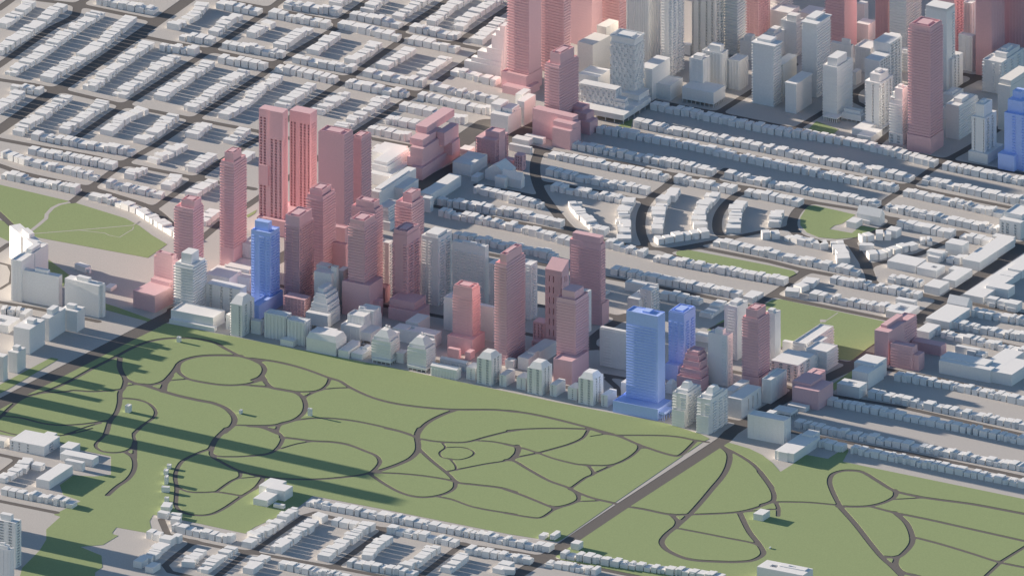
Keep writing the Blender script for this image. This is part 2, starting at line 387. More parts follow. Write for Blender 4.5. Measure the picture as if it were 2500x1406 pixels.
# ---------------------------------------------------------------- houses
def house_mb(wd, dp, ht, mb=None, T=None):
    """plain flat-roofed house; x along the street, y back from it"""
    m = MB()
    k = rnd.random()
    if k < 0.46:
        m.box(0, wd, 0, dp, 0, ht)
    elif k < 0.66:
        c = rnd.uniform(0.35, 0.65) * wd; o = rnd.uniform(1.0, 2.8); dh = rnd.choice((0, 0, -1.2, 0.8)) + 0.01
        m.box(0, c, 0, dp, 0, ht); m.box(c, wd, o, dp + rnd.uniform(-2.5, 1.5), 0, ht + dh)
    elif k < 0.82:
        c = rnd.uniform(0.5, 0.75) * dp
        m.box(0, wd, 0, c, 0, ht); m.box(rnd.uniform(0.6, 2.5), wd - rnd.uniform(0.2, 1.8), c, dp + rnd.uniform(0, 2), 0, ht - rnd.uniform(0, 2.6))
    elif k < 0.92:
        m.box(0, wd, 1.3, dp, 0, ht); m.box(wd * .25, wd * .8, 0, 1.3, 0, ht - rnd.uniform(0.1, 2.5))
        m.box(wd * .4, wd * .7, dp, dp + 1.6, 0, ht - 1)
    else:
        m.box(0, wd, 0, dp, 0, ht * 0.72); m.box(0.02, wd * .55, 2.0, dp - 1, ht * 0.72, ht)
    return m
REST = MB()
NIND = [0]
ORD = ["first", "second", "third", "fourth", "fifth", "sixth", "seventh", "eighth", "ninth", "tenth", "eleventh", "twelfth", "thirteenth", "fourteenth",
       "fifteenth", "sixteenth", "seventeenth", "eighteenth", "nineteenth"]
TENS = {2: "twent", 3: "thirt", 4: "fort", 5: "fift"}
def ordinal(n):
    if n <= 19: return ORD[n - 1]
    t, u = divmod(n, 10)
    return TENS[t] + "ieth" if u == 0 else TENS[t] + "y-" + ORD[u - 1]
def row(tile, s, kind='E', step=None, desc=None, group=None, hh=None):
    P = [Vector(gp(*p)) for p in pts(tile, s)]
    L = [(b - a).length for a, b in zip(P[:-1], P[1:])]
    tot = sum(L)
    step = step or (10.6 if kind == 'E' else 12.6)
    n = max(1, round(tot / step))
    ws = [rnd.uniform(0.78, 1.25) for _ in range(n)]
    f = tot / sum(ws)
    ws = [a * f for a in ws]
    d = 0
    todo = []
    for wd in ws:
        mid, q, i = d + wd / 2, 0, 0
        while i < len(L) - 1 and q + L[i] < mid: q += L[i]; i += 1
        dr = (P[i + 1] - P[i]).normalized()
        c = P[i] + dr * (mid - q)
        ang = math.atan2(dr.y, dr.x)
        # streets are straight: keep the houses square to the grid unless the row curves away
        g = YAW if kind == 'E' else YAW + math.pi / 2
        if abs((ang - g + math.pi) % (2 * math.pi) - math.pi) < math.radians(9): ang = g
        gap = 1.5 if kind == 'E' else 1.6
        if rnd.random() < 0.12: gap += rnd.uniform(1, 2.5)
        dp = rnd.uniform(11.5, 15) if kind == 'E' else rnd.uniform(13, 18)
        ht = (hh or 8.0) * rnd.choice((1, 1, 1, 1.05, .95, 1.12, .9, .72))
        m = house_mb(max(4, wd - gap), dp, ht)
        ax, ay = math.cos(ang), math.sin(ang)
        off = rnd.uniform(0, 0.9)
        ox, oy = c.x - ax * (wd - gap) / 2 - ay * off, c.y - ay * (wd - gap) / 2 + ax * off
        todo.append((m, ox, oy, ang))
        d += wd
    if desc and NIND[0] + len(todo) <= 300:
        for i, (m, ox, oy, ang) in enumerate(todo):
            o = m.build("house", WHITE)
            o.location = (ox, oy, 0.14); o.rotation_euler.z = ang
            lab = "white house, %s from %s in the row %s" % (ordinal(i + 1), "left" if kind == 'E' else "bottom", desc)
            if len(todo) == 1: lab = "lone white flat-roofed house " + desc
            setp(o, lab, "house", group or ("houses in the row " + desc))
            NIND[0] += 1
    else:
        for m, ox, oy, ang in todo:
            ca, sa = math.cos(ang), math.sin(ang)
            n0 = len(REST.v)
            REST.v += [(ox + ca * x - sa * y, oy + sa * x + ca * y, z + 0.14) for x, y, z in m.v]
            REST.f += [tuple(a + n0 for a in f_) for f_ in m.f]
# named rows first (300 single houses)
row('s', "745 1236 1000 1285 1240 1333 1342 1349", desc="along the big park's lower edge")
row('s', "1365 1364 1500 1385 1670 1409 1760 1424", desc="right of the lower avenue, below the park")
row('s', "943 1302 1112 1338", desc="atop the bottom-centre block")
row('s', "1132 1352 1294 1380", desc="left of the avenue's bottom end")
row('s', "417 1298 563 1329", desc="under the park's bottom-left corner", step=11)
row('B1', "30 1080 100 1050 250 970 340 890 450 820", 'N', desc="beside the bottom-left lawn corner")
row('B1', "260 1200 400 1100 480 1030 560 990 620 920 720 880", 'N', desc="up the bottom block's left side")
row('B1', "720 1280 840 1180 900 1120 960 1100 1100 1000 1170 960", 'N', desc="up the bottom block's right side")
row('B1', "1130 1270 1190 1190 1250 1140 1340 1080", 'N', desc="left side of the bottom-centre block")
row('B1', "1500 1370 1620 1300 1690 1240 1790 1180", 'N', desc="right side of the bottom-centre block")
row('s', "0 1208 177 1243", desc="at the far left under the L-shaped school")
row('s', "2075 1107 2500 1193", desc="bordering the right-hand park's upper edge")
row('s', "1937 1043 2011 1060 2500 1153", desc="across the street above the right-hand park")
row('s', "2017 989 2280 1043 2500 1088", desc="right of the small stepped pink block")
row('s', "2117 971 2500 1052", desc="second street below the pink wing")
row('s', "1739 601 1880 632 2093 677", desc="above the long oval lawn")
row('s', "1592 640 1880 693 1914 700", desc="below the long oval lawn")
# the rest
for s in ("1488 671 1803 732", "1609 731 1707 747", "74 342 322 384", "23 224 97 235", "233 13 374 39", "433 100 517 113", "387 125 476 138", "525 23 630 41", "540 120 689 146", "530 156 645 175",
          "1586 269 1880 330 2083 360 2280 412", "1542 312 1826 366 2221 448", "1452 326 1660 363 1880 412 2184 473", "1391 365 1583 400 1739 433", "1335 388 1621 446",
          "1330 429 1578 479", "1342 468 1514 499", "1643 447 1788 477", "1767 437 1880 461 2078 499 2140 511", "1816 480 1950 508", "2298 416 2520 460", "2247 450 2520 511",
          "2203 480 2444 534", "2157 516 2441 576", "2188 555 2321 586", "2341 588 2415 604", "1240 496 1322 514", "1155 473 1260 498", "1065 501 1260 534 1368 560",
          "1068 529 1260 568 1394 604", "1104 588 1260 616 1353 639", "1476 606 1570 631", "2024 693 2244 733", "1973 731 2177 768", "2369 774 2520 800", "2321 802 2520 840",
          "2295 825 2520 877", "2180 930 2303 949 2520 996", "1996 1092 2057 1106", "1132 1351 1132 1352", "807 1284 868 1295", "676 1389 850 1424",
          "843 1384 1010 1412", "1330 1384 1455 1406", "0 437 184 476", "0 386 64 406 235 445", "66 378 276 418", "256 460 394 488", "0 771 60 775", "2360 870 2400 880"):
    row('s', s)
for s in ("270 90 800 165", "130 175 700 288", "905 190 1380 285", "790 275 1370 415", "1475 310 1930 395", "1460 425 1920 520", "355 605 930 712", "190 690 770 818", "1030 735 1600 845",
          "860 845 1450 948", "1870 720 2300 835", "1670 870 2290 1005", "1545 960 2240 1112", "1370 1060 2000 1205", "1235 1190 1540 1240", "1075 1280 1460 1360"):
    row('t1', s, step=11.5)
row('u1', "1125 80 1310 105")
row('u0', "840 540 1100 610 1300 680 1480 800 1680 920", step=12, hh=7)
row('u2', "1430 975 1640 940 1930 905"); row('u2', "570 600 600 660 650 720 700 760 780 830", step=10, hh=6.5); row('u2', "790 865 920 895")
row('u3', "210 930 330 970 550 1022 640 1015"); row('u3', "1020 1122 1150 1110 1360 1050 1500 1012", step=11.5); row('u3', "950 960 1080 930 1240 930"); row('u3', "1500 975 1630 975")
row('u3', "1750 1140 1920 1170"); row('u3', "1190 1330 1510 1385"); row('u3', "0 925 180 915")
for t, s in (('t0', "20 540 130 470 270 380 420 270 520 190 650 100"), ('t0', "60 285 180 200 290 120 345 70"), ('t0', "145 740 380 600 590 440 715 350 880 240 1010 160"),
             ('t0', "495 800 720 660 880 560 1050 440 1150 350 1310 215"), ('t0', "910 885 1035 790 1145 690 1215 640 1390 520 1480 455"), ('t0', "1200 950 1300 870 1480 750 1560 690 1640 640 1730 575"),
             ('t0', "1590 980 1690 890 1780 830 1940 720 2060 640"), ('t0', "1860 1080 2020 980 2150 880 2280 790 2390 715"), ('t0', "2175 1150 2260 1110 2370 1040 2500 930"), ('t1', "30 960 130 880 240 810 300 775"),
             ('t0', "220 1310 310 1230 440 1150 560 1060 700 960"), ('t0', "650 1290 780 1210 920 1110 1060 1030"), ('t0', "1080 1310 1150 1240 1260 1160 1430 1090"), ('t0', "1390 1390 1560 1290 1610 1230 1720 1150"),
             ('t0', "1890 1340 1970 1270 2040 1220"), ('t0', "2240 1390 2340 1320 2400 1280"), ('t0', "0 1100 60 1060 130 1020 255 930"), ('t0', "1700 300 1800 240 1910 190 2000 80"), ('t0', "2090 360 2160 300 2230 240 2330 190"),
             ('t0', "2440 380 2520 320"), ('t1', "75 340 150 290 220 260"), ('t1', "300 490 370 440 440 390 575 310"), ('t1', "620 540 680 500 730 450 850 370"), ('t1', "970 630 1020 600 1130 530 1230 455"),
             ('t1', "1280 680 1380 620 1470 570 1560 515"), ('t1', "1650 760 1740 700 1810 650 1900 590"), ('t1', "830 90 890 50 960 10"), ('t1', "1140 140 1220 70 1300 20"), ('t1', "1420 205 1540 125 1640 60 1720 10"),
             ('t1', "1740 260 1860 165 1920 115 2020 60 2110 0"), ('t1', "2000 310 2070 240 2150 180 2290 90 2400 20"), ('t1', "2180 440 2250 380 2340 300 2420 240"), ('t1', "320 1060 380 1010 490 940 610 850"),
             ('t1', "660 1110 730 1060 830 1000 930 940"), ('t1', "890 1270 960 1210 1050 1150 1160 1080 1310 980"), ('u0', "1280 360 1340 320 1420 280"), ('u0', "1630 460 1700 410 1750 350"),
             ('u0', "1490 210 1600 160 1700 120 1800 60"), ('u0', "1870 290 1960 230 2080 150"), ('u0', "1880 530 1950 490 2010 450 2085 400"), ('u0', "1980 800 2060 730 2120 690"), ('u0', "2350 200 2450 130"),
             ('B0', "1440 1290 1520 1240 1570 1190 1630 1130"), ('B0', "1860 1330 1880 1290 1930 1240 1980 1200"), ('B0', "1990 1390 2100 1300 2170 1250 2280 1180"), ('B0', "2395 1150 2500 1070"),
             ('B1', "1880 1390 1980 1320 2070 1250"), ('B1', "2400 1400 2490 1320"), ('B1', "60 1310 175 1250"), ('B0', "2420 1400 2510 1320"), ('B0', "50 530 140 480 260 420 330 330"), ('B0', "390 410 450 380"),
             ('A2', "2330 160 2450 90"), ('A2', "1940 310 2040 240 2090 190"), ('A3', "350 105 380 60 460 30"), ('u3', "495 1390 560 1320"), ('u3', "1690 1150 1780 1080"), ('B2', "60 1400 75 1370"), ('B2', "215 1280 218 1278")):
    row(t, s, 'N', hh=7.0)
for t, s in (('u2', "1180 950 1175 880 1180 820 1168 740 1165 690 1190 640 1222 570"), ('u2', "1480 870 1495 790 1500 720 1512 650 1545 590 1600 560 1660 480"),
             ('u2', "1910 830 1898 760 1900 680 1930 640 1990 575 2030 520"), ('u2', "2225 860 2230 780 2240 690 2255 640 2290 600"), ('u3', "140 800 185 790 215 690"), ('u3', "850 1150 830 1080 800 1040 780 970"), ('u3', "1070 1030 1075 1000")):
    row(t, s, 'N', step=15.5, hh=7.5)
o = REST.build("houses", WHITE)
setp(o, "hundreds of small white box houses in rows filling the rest of the blocks", kind='stuff')
o['category'] = "houses"
# ---------------------------------------------------------------- larger buildings
HP = M / CP      # metres of height per photograph pixel
def child(o, root, z=0):
    c = o.copy(); link(c); c.parent = root; c.location.z = z
    return c
def parapet(mb, x0, x1, y0, y1, z, h=1.1, t=0.5):
    mb.box(x0, x1, y0, y0 + t, z, z + h); mb.box(x0, x1, y1 - t, y1, z, z + h)
    mb.box(x0, x0 + t, y0 + t, y1 - t, z, z + h); mb.box(x1 - t, x1, y0 + t, y1 - t, z, z + h)
def bld(label, col, parts, cat="building", name="building", group=None, rot=0):
    m = COLS[col] if isinstance(col, str) else col
    a = YAW + math.radians(rot)
    e = Vector((math.cos(a), math.sin(a))); n = Vector((-math.sin(a), math.cos(a)))
    def dims(nx, ny, lx, rx):
        return Vector(gp(nx, ny)), (nx - lx) * M / e.x, (rx - nx) * M / n.x
    p = parts[0]
    g, w0, d0 = dims(*p[2:6])
    base = g - e * w0 / 2 + n * d0 / 2
    single = len(parts) == 1 and p[1] in ('plain', 'rim') and len(p) < 8
    root = bpy.data.objects.new(name, None)
    root.empty_display_size = 5
    link(root); root.location = (base.x, base.y, 0.1); root.rotation_euler.z = a
    setp(root, label, cat, group)
    for pi, p in enumerate(parts):
        pname, style, nx, ny, lx, rx, ty = p[:7]
        op = p[7] if len(p) > 7 else {}
        g, w_, d_ = dims(nx, ny, lx, rx)
        q = g - base
        x1, y0 = q.dot(e), q.dot(n)
        x0, y1 = x1 - w_, y0 + d_
        ep = 0.03 * pi + (0.011 if rot == 0 else 0)
        x0 += ep; x1 -= ep * 1.3; y0 += ep * .9; y1 -= ep * 1.1
        z0, z1 = op.get('z0', 0) * HP - (0.02 if 'z0' in op else 0), (ny - ty) * HP + ep
        fh = op.get('fh', 3.7)
        pm = COLS[op['col']] if 'col' in op else m
        mb = MB()
        nf = max(1, int((z1 - z0 - op.get('flat', 0) * HP) / fh))
        zt = z0 + nf * fh
        if style in ('bal', 'groove', 'edge'):
            pr = {'bal': 2.0, 'groove': 1.1, 'edge': 1.7}[style]; th = {'bal': 1.3, 'groove': 2.2, 'edge': 1.5}[style]
            pr = op.get('pr', pr); th = op.get('th', th)
            mb.box(x0, x1, y0, y1, z0, z1)
            parapet(mb, x0, x1, y0, y1, z1)
            s = MB()
            sd = op.get('sides', 'SENW')
            fr = op.get('span', (0, 1)); fe = op.get('spane', (0, 1))
            ax0, ax1 = x0 + w_ * fr[0], x0 + w_ * fr[1]; ay0, ay1 = y0 + d_ * fe[0], y0 + d_ * fe[1]
            full = fr == (0, 1) and fe == (0, 1)
            if sd == 'SENW' and full: s.box(x0 - pr, x1 + pr, y0 - pr, y1 + pr, 0, th)
            else:
                if 'S' in sd: s.box(ax0 - (pr if 'W' in sd else 0), ax1 + (pr if 'E' in sd and fr[1] == 1 else 0), y0 - pr, y0, 0, th)
                if 'E' in sd: s.box(x1, x1 + pr, ay0, ay1, 0, th)
                if 'W' in sd: s.box(x0 - pr, x0, y0, y1, 0, th)
                if 'N' in sd: s.box(x0, x1, y1, y1 + pr, 0, th)
            o = s.build("floor_band" if style == 'groove' else "balcony", pm, root)
            o.location.z = z0 + 0.4
            for k in range(1, nf): child(o, root, z0 + 0.4 + k * fh)
        elif style == 'col':      # stacks of separate balconies at chosen places along the south and east faces
            mb.box(x0, x1, y0, y1, z0, z1)
            parapet(mb, x0, x1, y0, y1, z1)
            pr, th = op.get('pr', 1.7) * 1.35, op.get('th', 1.2)
            B = [(x0 + w_ * c0, x0 + w_ * c1, y0 - pr, y0) for (c0, c1) in op.get('S', ())] + [(x1, x1 + pr, y0 + d_ * c0, y0 + d_ * c1) for (c0, c1) in op.get('E', ())]
            if op.get('W'): B.append((x0 - pr, x0, y0 + d_ * .1, y0 + d_ * .9))
            tot = len(B) * nf
            keep = nf if tot <= 100 else 100 // len(B)
            rest = MB()
            for b in B:
                o = MB().box(*b, 0, th).build("balcony", pm, root); o.location.z = z0 + 0.6 + (nf - 1) * fh
                for k in range(nf - 1):
                    if nf - 1 - k < keep: child(o, root, z0 + 0.6 + k * fh)
                    else: rest.box(*b, z0 + 0.6 + k * fh, z0 + 0.6 + k * fh + th)
            if rest.v: rest.build("balconies", pm, root)['kind'] = 'stuff'
        elif style == 'win':      # punched window columns: solid strips in front of a set-back core
            i = op.get('in', 2.6)
            mb.box(x0 + i, x1 - i, y0 + i, y1 - i, z0, z1 - 0.3)
            mb.box(x0, x1, y1 - i, y1, z0, z1); mb.box(x0, x0 + i, y0 + i, y1 - i, z0, z1)
            def face(spans, L, put):
                c = 0
                sp = sorted(spans)
                for (a0, a1) in sp + [(1, 1)]:
                    if a0 > c: put(c * L, a0 * L, z0, z1)
                    c = a1
                for (a0, a1) in sp:
                    if 1:
                        put(a0 * L, a1 * L, zt, z1) if zt < z1 - .05 else None
                        for k in range(nf): put(a0 * L, a1 * L, z0 + k * fh, z0 + k * fh + op.get('sp', 1.5))
            face(op.get('S', ()), w_, lambda a0, a1, b0, b1: mb.box(x0 + a0, x0 + a1, y0, y0 + i, b0, b1))
            face(op.get('E', ()), d_ - 2 * i, lambda a0, a1, b0, b1: mb.box(x1 - i, x1, y0 + i + a0, y0 + i + a1, b0, b1))
            mb.box(x0 + i, x1 - i, y0 + i, y1 - i, z1 - 0.3, z1 - 0.02)
        elif style == 'grid':     # a frame of piers and floors in front of the core
            i = 1.2
            mb.box(x0 + i, x1 - i, y0 + i, y1 - i, z0, z1)
            nxp, nyp = op.get('n', (8, 5))
            pier = MB()
            for k in range(nxp + 1):
                xx = x0 + 0.3 + (w_ - 0.6) * k / nxp
                pier.box(xx - 0.3, xx + 0.3, y0, y0 + i, z0, z1)
            for k in range(1, nyp + 1):
                yy = y0 + 0.3 + (d_ - 0.6) * k / nyp
                pier.box(x1 - i, x1, yy - 0.3, yy + 0.3, z0, z1)
            pier.build("pier_frame", pm, root)
            s = MB().box(x0 + 0.04, x1 - 0.04, y0 + 0.04, y1 - 0.04, 0, op.get('th', 0.7))
            o = s.build("floor_slab", pm, root); o.location.z = z0 + 0.1
            for k in range(1, nf + 1): child(o, root, min(z0 + 0.1 + k * fh, z1 - 0.65))
            mb.box(x0 + 0.1, x1 - 0.1, y0 + 0.1, y1 - 0.1, z1, z1 + 1.0)
        elif style == 'rib':
            mb.box(x0, x1, y0, y1, z0, z1)
            parapet(mb, x0, x1, y0, y1, z1)
            pr = op.get('pr', 0.9); wd = op.get('wd', 0.9)
            nxp, nyp = op.get('n', (9, 6))
            for k in range(nxp):
                xx = x0 + w_ * (k + .5) / nxp
                MB().box(xx - wd / 2, xx + wd / 2, y0 - pr, y0, z0, z1 - 0.5).build("wall_rib", pm, root)
            for k in range(nyp):
                yy = y0 + d_ * (k + .5) / nyp
                MB().box(x1, x1 + pr, yy - wd / 2, yy + wd / 2, z0, z1 - 0.5).build("wall_rib", pm, root)
        elif style == 'check':    # chequered deep window boxes
            mb.box(x0 + 1.3, x1 - 1.3, y0 + 1.3, y1 - 1.3, z0, z1)
            nxp, nyp = op.get('n', (9, 6)); cw, cd = w_ / nxp, d_ / nyp
            nr = int((z1 - z0) / 6.6)
            for j in range(nr):
                zz = z0 + j * 6.6
                for k in range(nxp):
                    if (k + j) % 2 == 0:
                        mb.box(x0 + k * cw, x0 + k * cw + cw, y0 + 0.3, y0 + 1.3, zz, zz + 3.3)
                        mb.box(x0 + k * cw + .1, x0 + k * cw + .9, y0 - .4, y0 + 1.3, zz + 3.3, zz + 6.6); mb.box(x0 + (k + 1) * cw - .5, x0 + (k + 1) * cw + .3, y0 - .4, y0 + 1.3, zz + 3.3, zz + 6.6)
                        mb.box(x0 + k * cw + .05, x0 + (k + 1) * cw + .25, y0 - .45, y0 + 1.3, zz + 5.9, zz + 6.55)
                    else: mb.box(x0 + k * cw, x0 + k * cw + cw, y0 + 0.35, y0 + 1.3, zz + 3.3, zz + 6.6)
                for k in range(nyp):
                    if (k + j) % 2 == 0:
                        mb.box(x1 - 1.3, x1 - .3, y0 + k * cd, y0 + k * cd + cd, zz, zz + 3.3)
                        mb.box(x1 - 1.3, x1 + .4, y0 + k * cd + .1, y0 + k * cd + .9, zz + 3.3, zz + 6.6)
                        mb.box(x1 - 1.3, x1 + .45, y0 + k * cd + .05, y0 + (k + 1) * cd + .25, zz + 5.9, zz + 6.55)
                    else: mb.box(x1 - 1.3, x1 - .35, y0 + k * cd, y0 + k * cd + cd, zz + 3.3, zz + 6.6)
            mb.box(x0 + .6, x1 - .6, y0 + .6, y1 - .6, z1 - .5, z1 + .5)
        elif style == 'rim':
            mb.box(x0, x1, y0, y1, z0, z1); parapet(mb, x0, x1, y0, y1, z1, op.get('rh', 1.0), 0.6)
        elif style == 'hip':
            mb.frustum(x0, x1, y0, y1, z0, z1, w_ * op.get('ix', .25), d_ * op.get('iy', .25))
        elif style == 'gable':
            mb.box(x0, x1, y0, y1, z0, z0 + (z1 - z0) * .55)
            mb.ridge(x0 - .3, x1 + .3, y0 - .3, y1 + .3, z0 + (z1 - z0) * .55, z1, op.get('axis', 'x'))
        elif style == 'court':    # block around a sunken light well
            f = op.get('hole', (.35, .65, .35, .65))
            hx0, hx1, hy0, hy1 = x0 + w_ * f[0], x0 + w_ * f[1], y0 + d_ * f[2], y0 + d_ * f[3]
            mb.box(x0, x1, y0, hy0, z0, z1); mb.box(x0, x1, hy1, y1, z0, z1); mb.box(x0, hx0, hy0, hy1, z0, z1); mb.box(hx1, x1, hy0, hy1, z0, z1)
            mb.box(hx0, hx1, hy0, hy1, z0, z1 * op.get('floor', .3))
        elif style == 'legs':     # raised block on thin columns
            zc = z0 + op.get('lift', 4)
            mb.box(x0, x1, y0, y1, zc, z1)
            nl = op.get('n', 5)
            for k in range(nl):
                xx = x0 + .5 + (w_ - 1) * k / (nl - 1)
                MB().box(xx - .35, xx + .35, y0 + .2, y0 + .9, z0, zc).build("column", pm, root)
            for k in range(1, nl):
                yy = y0 + .5 + (d_ - 1) * k / (nl - 1)
                MB().box(x1 - .9, x1 - .2, yy - .35, yy + .35, z0, zc).build("column", pm, root)
        elif style == 'slope':    # roof falling from the far side to the near side
            mb.box(x0, x1, y0, y1, z0, z1)
            k = len(mb.v) - 8; dz = op.get('dz', 4)
            for q2 in (6, 7): v = mb.v[k + q2]; mb.v[k + q2] = (v[0], v[1], v[2] + dz)
        else:
            mb.box(x0, x1, y0, y1, z0, z1)
        mb.build(pname, pm, root)
        cr = op.get('crown')
        if cr:
            fl, fr2, ff, fb, hp = cr[:5]
            cx0, cx1, cy0, cy1 = x0 + w_ * fl, x1 - w_ * fr2, y0 + d_ * ff, y1 - d_ * fb
            c = MB(); zc = z1 + hp * HP
            if len(cr) > 5 and cr[5] == 'ring':
                parapet(c, cx0, cx1, cy0, cy1, z1 + .02, hp * HP, 0.8)
                c.box(cx0 + .8, cx1 - .8, cy0 + .8, cy1 - .8, z1 + .02, zc - 2.0)
                cw, cd = cx1 - cx0, cy1 - cy0
                pb = MB().box(cx0 + cw * .22, cx1 - cw * .22, cy0 + cd * .18, cy1 - cd * .2, zc - 2.0, zc + 0.4)
                pb.build("plant_room", pm, c.build("roof_block", pm, root))
            else:
                c.box(cx0, cx1, cy0, cy1, z1 + .02, zc)
                if len(cr) > 5 and cr[5] == 'step':
                    cw, cd = cx1 - cx0, cy1 - cy0
                    MB().box(cx0 + cw * .25, cx1 - cw * .3, cy0 + cd * .25, cy1 - cd * .3, zc, zc + 3).build("plant_room", pm, c.build("roof_block", pm, root))
                else: c.build("roof_block", pm, root)
    return root
def tw(label, col, nx, ny, lx, rx, ty, style='groove', pod=None, crown=None, group=None, more=(), rot=0, **op):
    """a tower: shaft, optional podium (nx, ny, lx, rx, ty), optional crown"""
    d = dict(op)
    if crown: d['crown'] = crown
    P = [("wall", style, nx, ny, lx, rx, ty, d)]
    if pod: P.append(("podium", 'rim', *pod))
    P += list(more)
    return bld(label, col, P, "tower", "tower", group, rot)
RG = 'ring'
# ---- pink and blue towers, western cluster
tw("pink banded tower behind the white balconied tower, left end of the western cluster", 'P', 471, 702, 427, 495, 514, crown=(.25, .02, .2, .1, 18, RG))
tw("white tower with a balcony band on every storey, on a low podium beside the park", 'W', 471, 770, 428, 501, 652, 'bal', pod=(520, 806, 417, 549, 778), crown=(.2, .22, .2, .2, 25), more=[("podium_step", 'plain', 523, 811, 413, 530, 801)])
bld("low blocky pink building at the avenue with a pink banded block on its back", 'P', [("wall", 'plain', 378, 764, 325, 424, 722), ("upper_block", 'edge', 421, 735, 376, 434, 638, dict(th=.4, pr=.3, flat=8, crown=(.1, .02, .05, .15, 12, RG))), ("middle_block", 'plain', 413, 742, 368, 424, 691)], rot=-7)
tw("slender pink tower standing alone left of the window-striped twins", 'P', 570, 680, 539, 600, 400, crown=(.2, .1, .1, .25, 22, RG), more=[("podium", 'plain', 571, 681, 538.5, 601, 611)])
TWG = dict(S=((.05, .14), (.2, .3), (.5, .6), (.68, .78), (.88, .96)), E=((.1, .22), (.32, .44), (.54, .66), (.76, .88)), sp=1.2)
tw("left twin of the two pink towers with dark columns of windows", 'P', 689, 572, 632, 703, 276, 'win', flat=16, more=[("podium", 'rim', 735, 588, 627, 796, 552), ("blank_panel", 'plain', 690, 574, 658, 696, 277, dict(z0=229)), ("blank_panel", 'plain', 654, 567, 631, 662, 406, dict(z0=112))], **TWG)
tw("right twin of the two pink towers with dark columns of windows", 'P', 757, 548, 707, 774, 279, 'win', flat=22, **TWG)
tw("broad pink tower with a blank front and slatted side, right of the twins", 'P', 840, 588, 777, 862, 336, 'edge', sides='E', pr=1.0, th=1.1, crown=(.02, .02, .06, .06, 5, RG), more=[("podium", 'rim', 842, 628, 800, 852, 560), ("podium_step", 'edge', 844, 660, 806, 850, 600, dict(pr=.3))])
tw("pink tower with slatted side hiding behind the broad blank-fronted one", 'P', 882, 545, 858, 906, 342, 'edge', sides='E', pr=1.0, th=1.1, crown=(.02, .02, .06, .06, 4, RG))
tw("pink tower with a warm glowing side between the broad tower and the white rooftops", 'P', 788, 668, 750, 817, 483, crown=(.1, .12, .1, .1, 14, RG))
tw("blue tower of stacked balconies among pink ones in the western cluster", 'B', 660, 758, 613, 683, 572, 'col', S=((.05, .18), (.45, .7), (.82, .96)), E=((.1, .4), (.55, .9)), pr=1.3, more=[("podium", 'rim', 632, 783, 612, 691, 749), ("crown_block", 'plain', 655, 752, 622, 664, 545)])
tw("pink tower of deep slatted floors with a grid side, right of the blue balconied one", 'P', 731, 748, 694, 766, 558, 'grid', n=(2, 9), th=1.3, crown=(.06, .02, .02, .1, 27, RG), more=[("podium", 'grid', 743, 782, 691, 759, 735, dict(n=(6, 6)))])
tw("pink tower with slatted floors standing just behind a smoother pink tower", 'P', 917, 738, 858, 934, 515, 'edge', th=1.2, pr=.9, crown=(.16, .1, .1, .1, 17, RG), more=[("podium", 'rim', 940, 741, 890, 953, 705)])
tw("smooth finely banded pink tower in front of the slatted one, with open crown", 'P', 889, 772, 852, 918, 556, crown=(.03, .02, .04, .04, 14, RG), more=[("podium", 'rim', 902, 780, 835, 935, 700), ("podium_step", 'plain', 925, 776, 840, 936, 737)])
tw("small pink banded tower against the white glass blocks, upper right of the cluster", 'P', 1004, 700, 966, 1033, 501, crown=(.3, .12, .2, .05, 20, RG))
tw("pink tower with balcony stacks and a stepped base, right end of the western cluster", 'P', 994, 762, 959, 1026, 579, 'col', S=((0, .12), (.75, .98)), E=((.12, .4), (.55, .85)), W=1, crown=(.05, .04, .03, .05, 12, RG), flat=12, more=[("podium", 'rim', 1019, 792, 948, 1049, 765), ("podium_step", 'bal', 1012, 786, 951, 1040, 742, dict(pr=.6))])
# ---- pink and blue towers in the middle and east
tw("very slender pink tower in the middle with grooved sides", 'P', 1236, 892, 1209, 1280, 648, crown=(.35, .06, .05, .1, 24, RG))
tw("short pink tower with deep slots, left of the very slender one", 'P', 1153, 858, 1106, 1172, 712, 'edge', th=1.6, pr=.8, flat=8, crown=(.04, .03, .03, .06, 8, RG), more=[("podium", 'rim', 1153, 868, 1092, 1184, 832), ("podium_step", 'plain', 1120, 877, 1092, 1126, 855), ("podium_step", 'plain', 1148, 880, 1135, 1160, 862)])
tw("pink tower with a sloping roof and long dark vertical slots", 'P', 1372, 862, 1331, 1389, 664, 'win', fh=14, sp=6, S=((.22, .27), (.46, .52), (.93, .97)), E=((.3, .42), (.6, .72)), more=[("roof", 'slope', 1372, 862, 1331, 1389, 664, dict(z0=197.8, dz=10)), ("podium", 'win', 1333, 858, 1298, 1352, 838, dict(S=((.1, .2), (.4, .5), (.7, .8)), E=((.2, .5),))), ("podium_wing", 'win', 1330, 850, 1301, 1345, 790, dict(S=((.1, .2), (.4, .5), (.7, .8)), E=((.2, .5),)))])
tw("broad dark pink slab with recessed slots across its front and a plain cap", 'P', 1467, 795, 1391, 1478, 600, 'edge', sides='SE', span=(.06, .94), spane=(.1, .9), th=1.2, pr=1.1, flat=8, crown=(.08, .04, .05, .1, 18), more=[("podium", 'rim', 1470, 796, 1440, 1487, 745)])
tw("pink tower of close bands with roof block, behind the white hipped towers", 'P', 1405, 922, 1360, 1436, 736, 'edge', pr=.9, th=1.8, crown=(.2, .1, .1, .2, 20), more=[("podium", 'rim', 1396, 940, 1351, 1437, 885)])
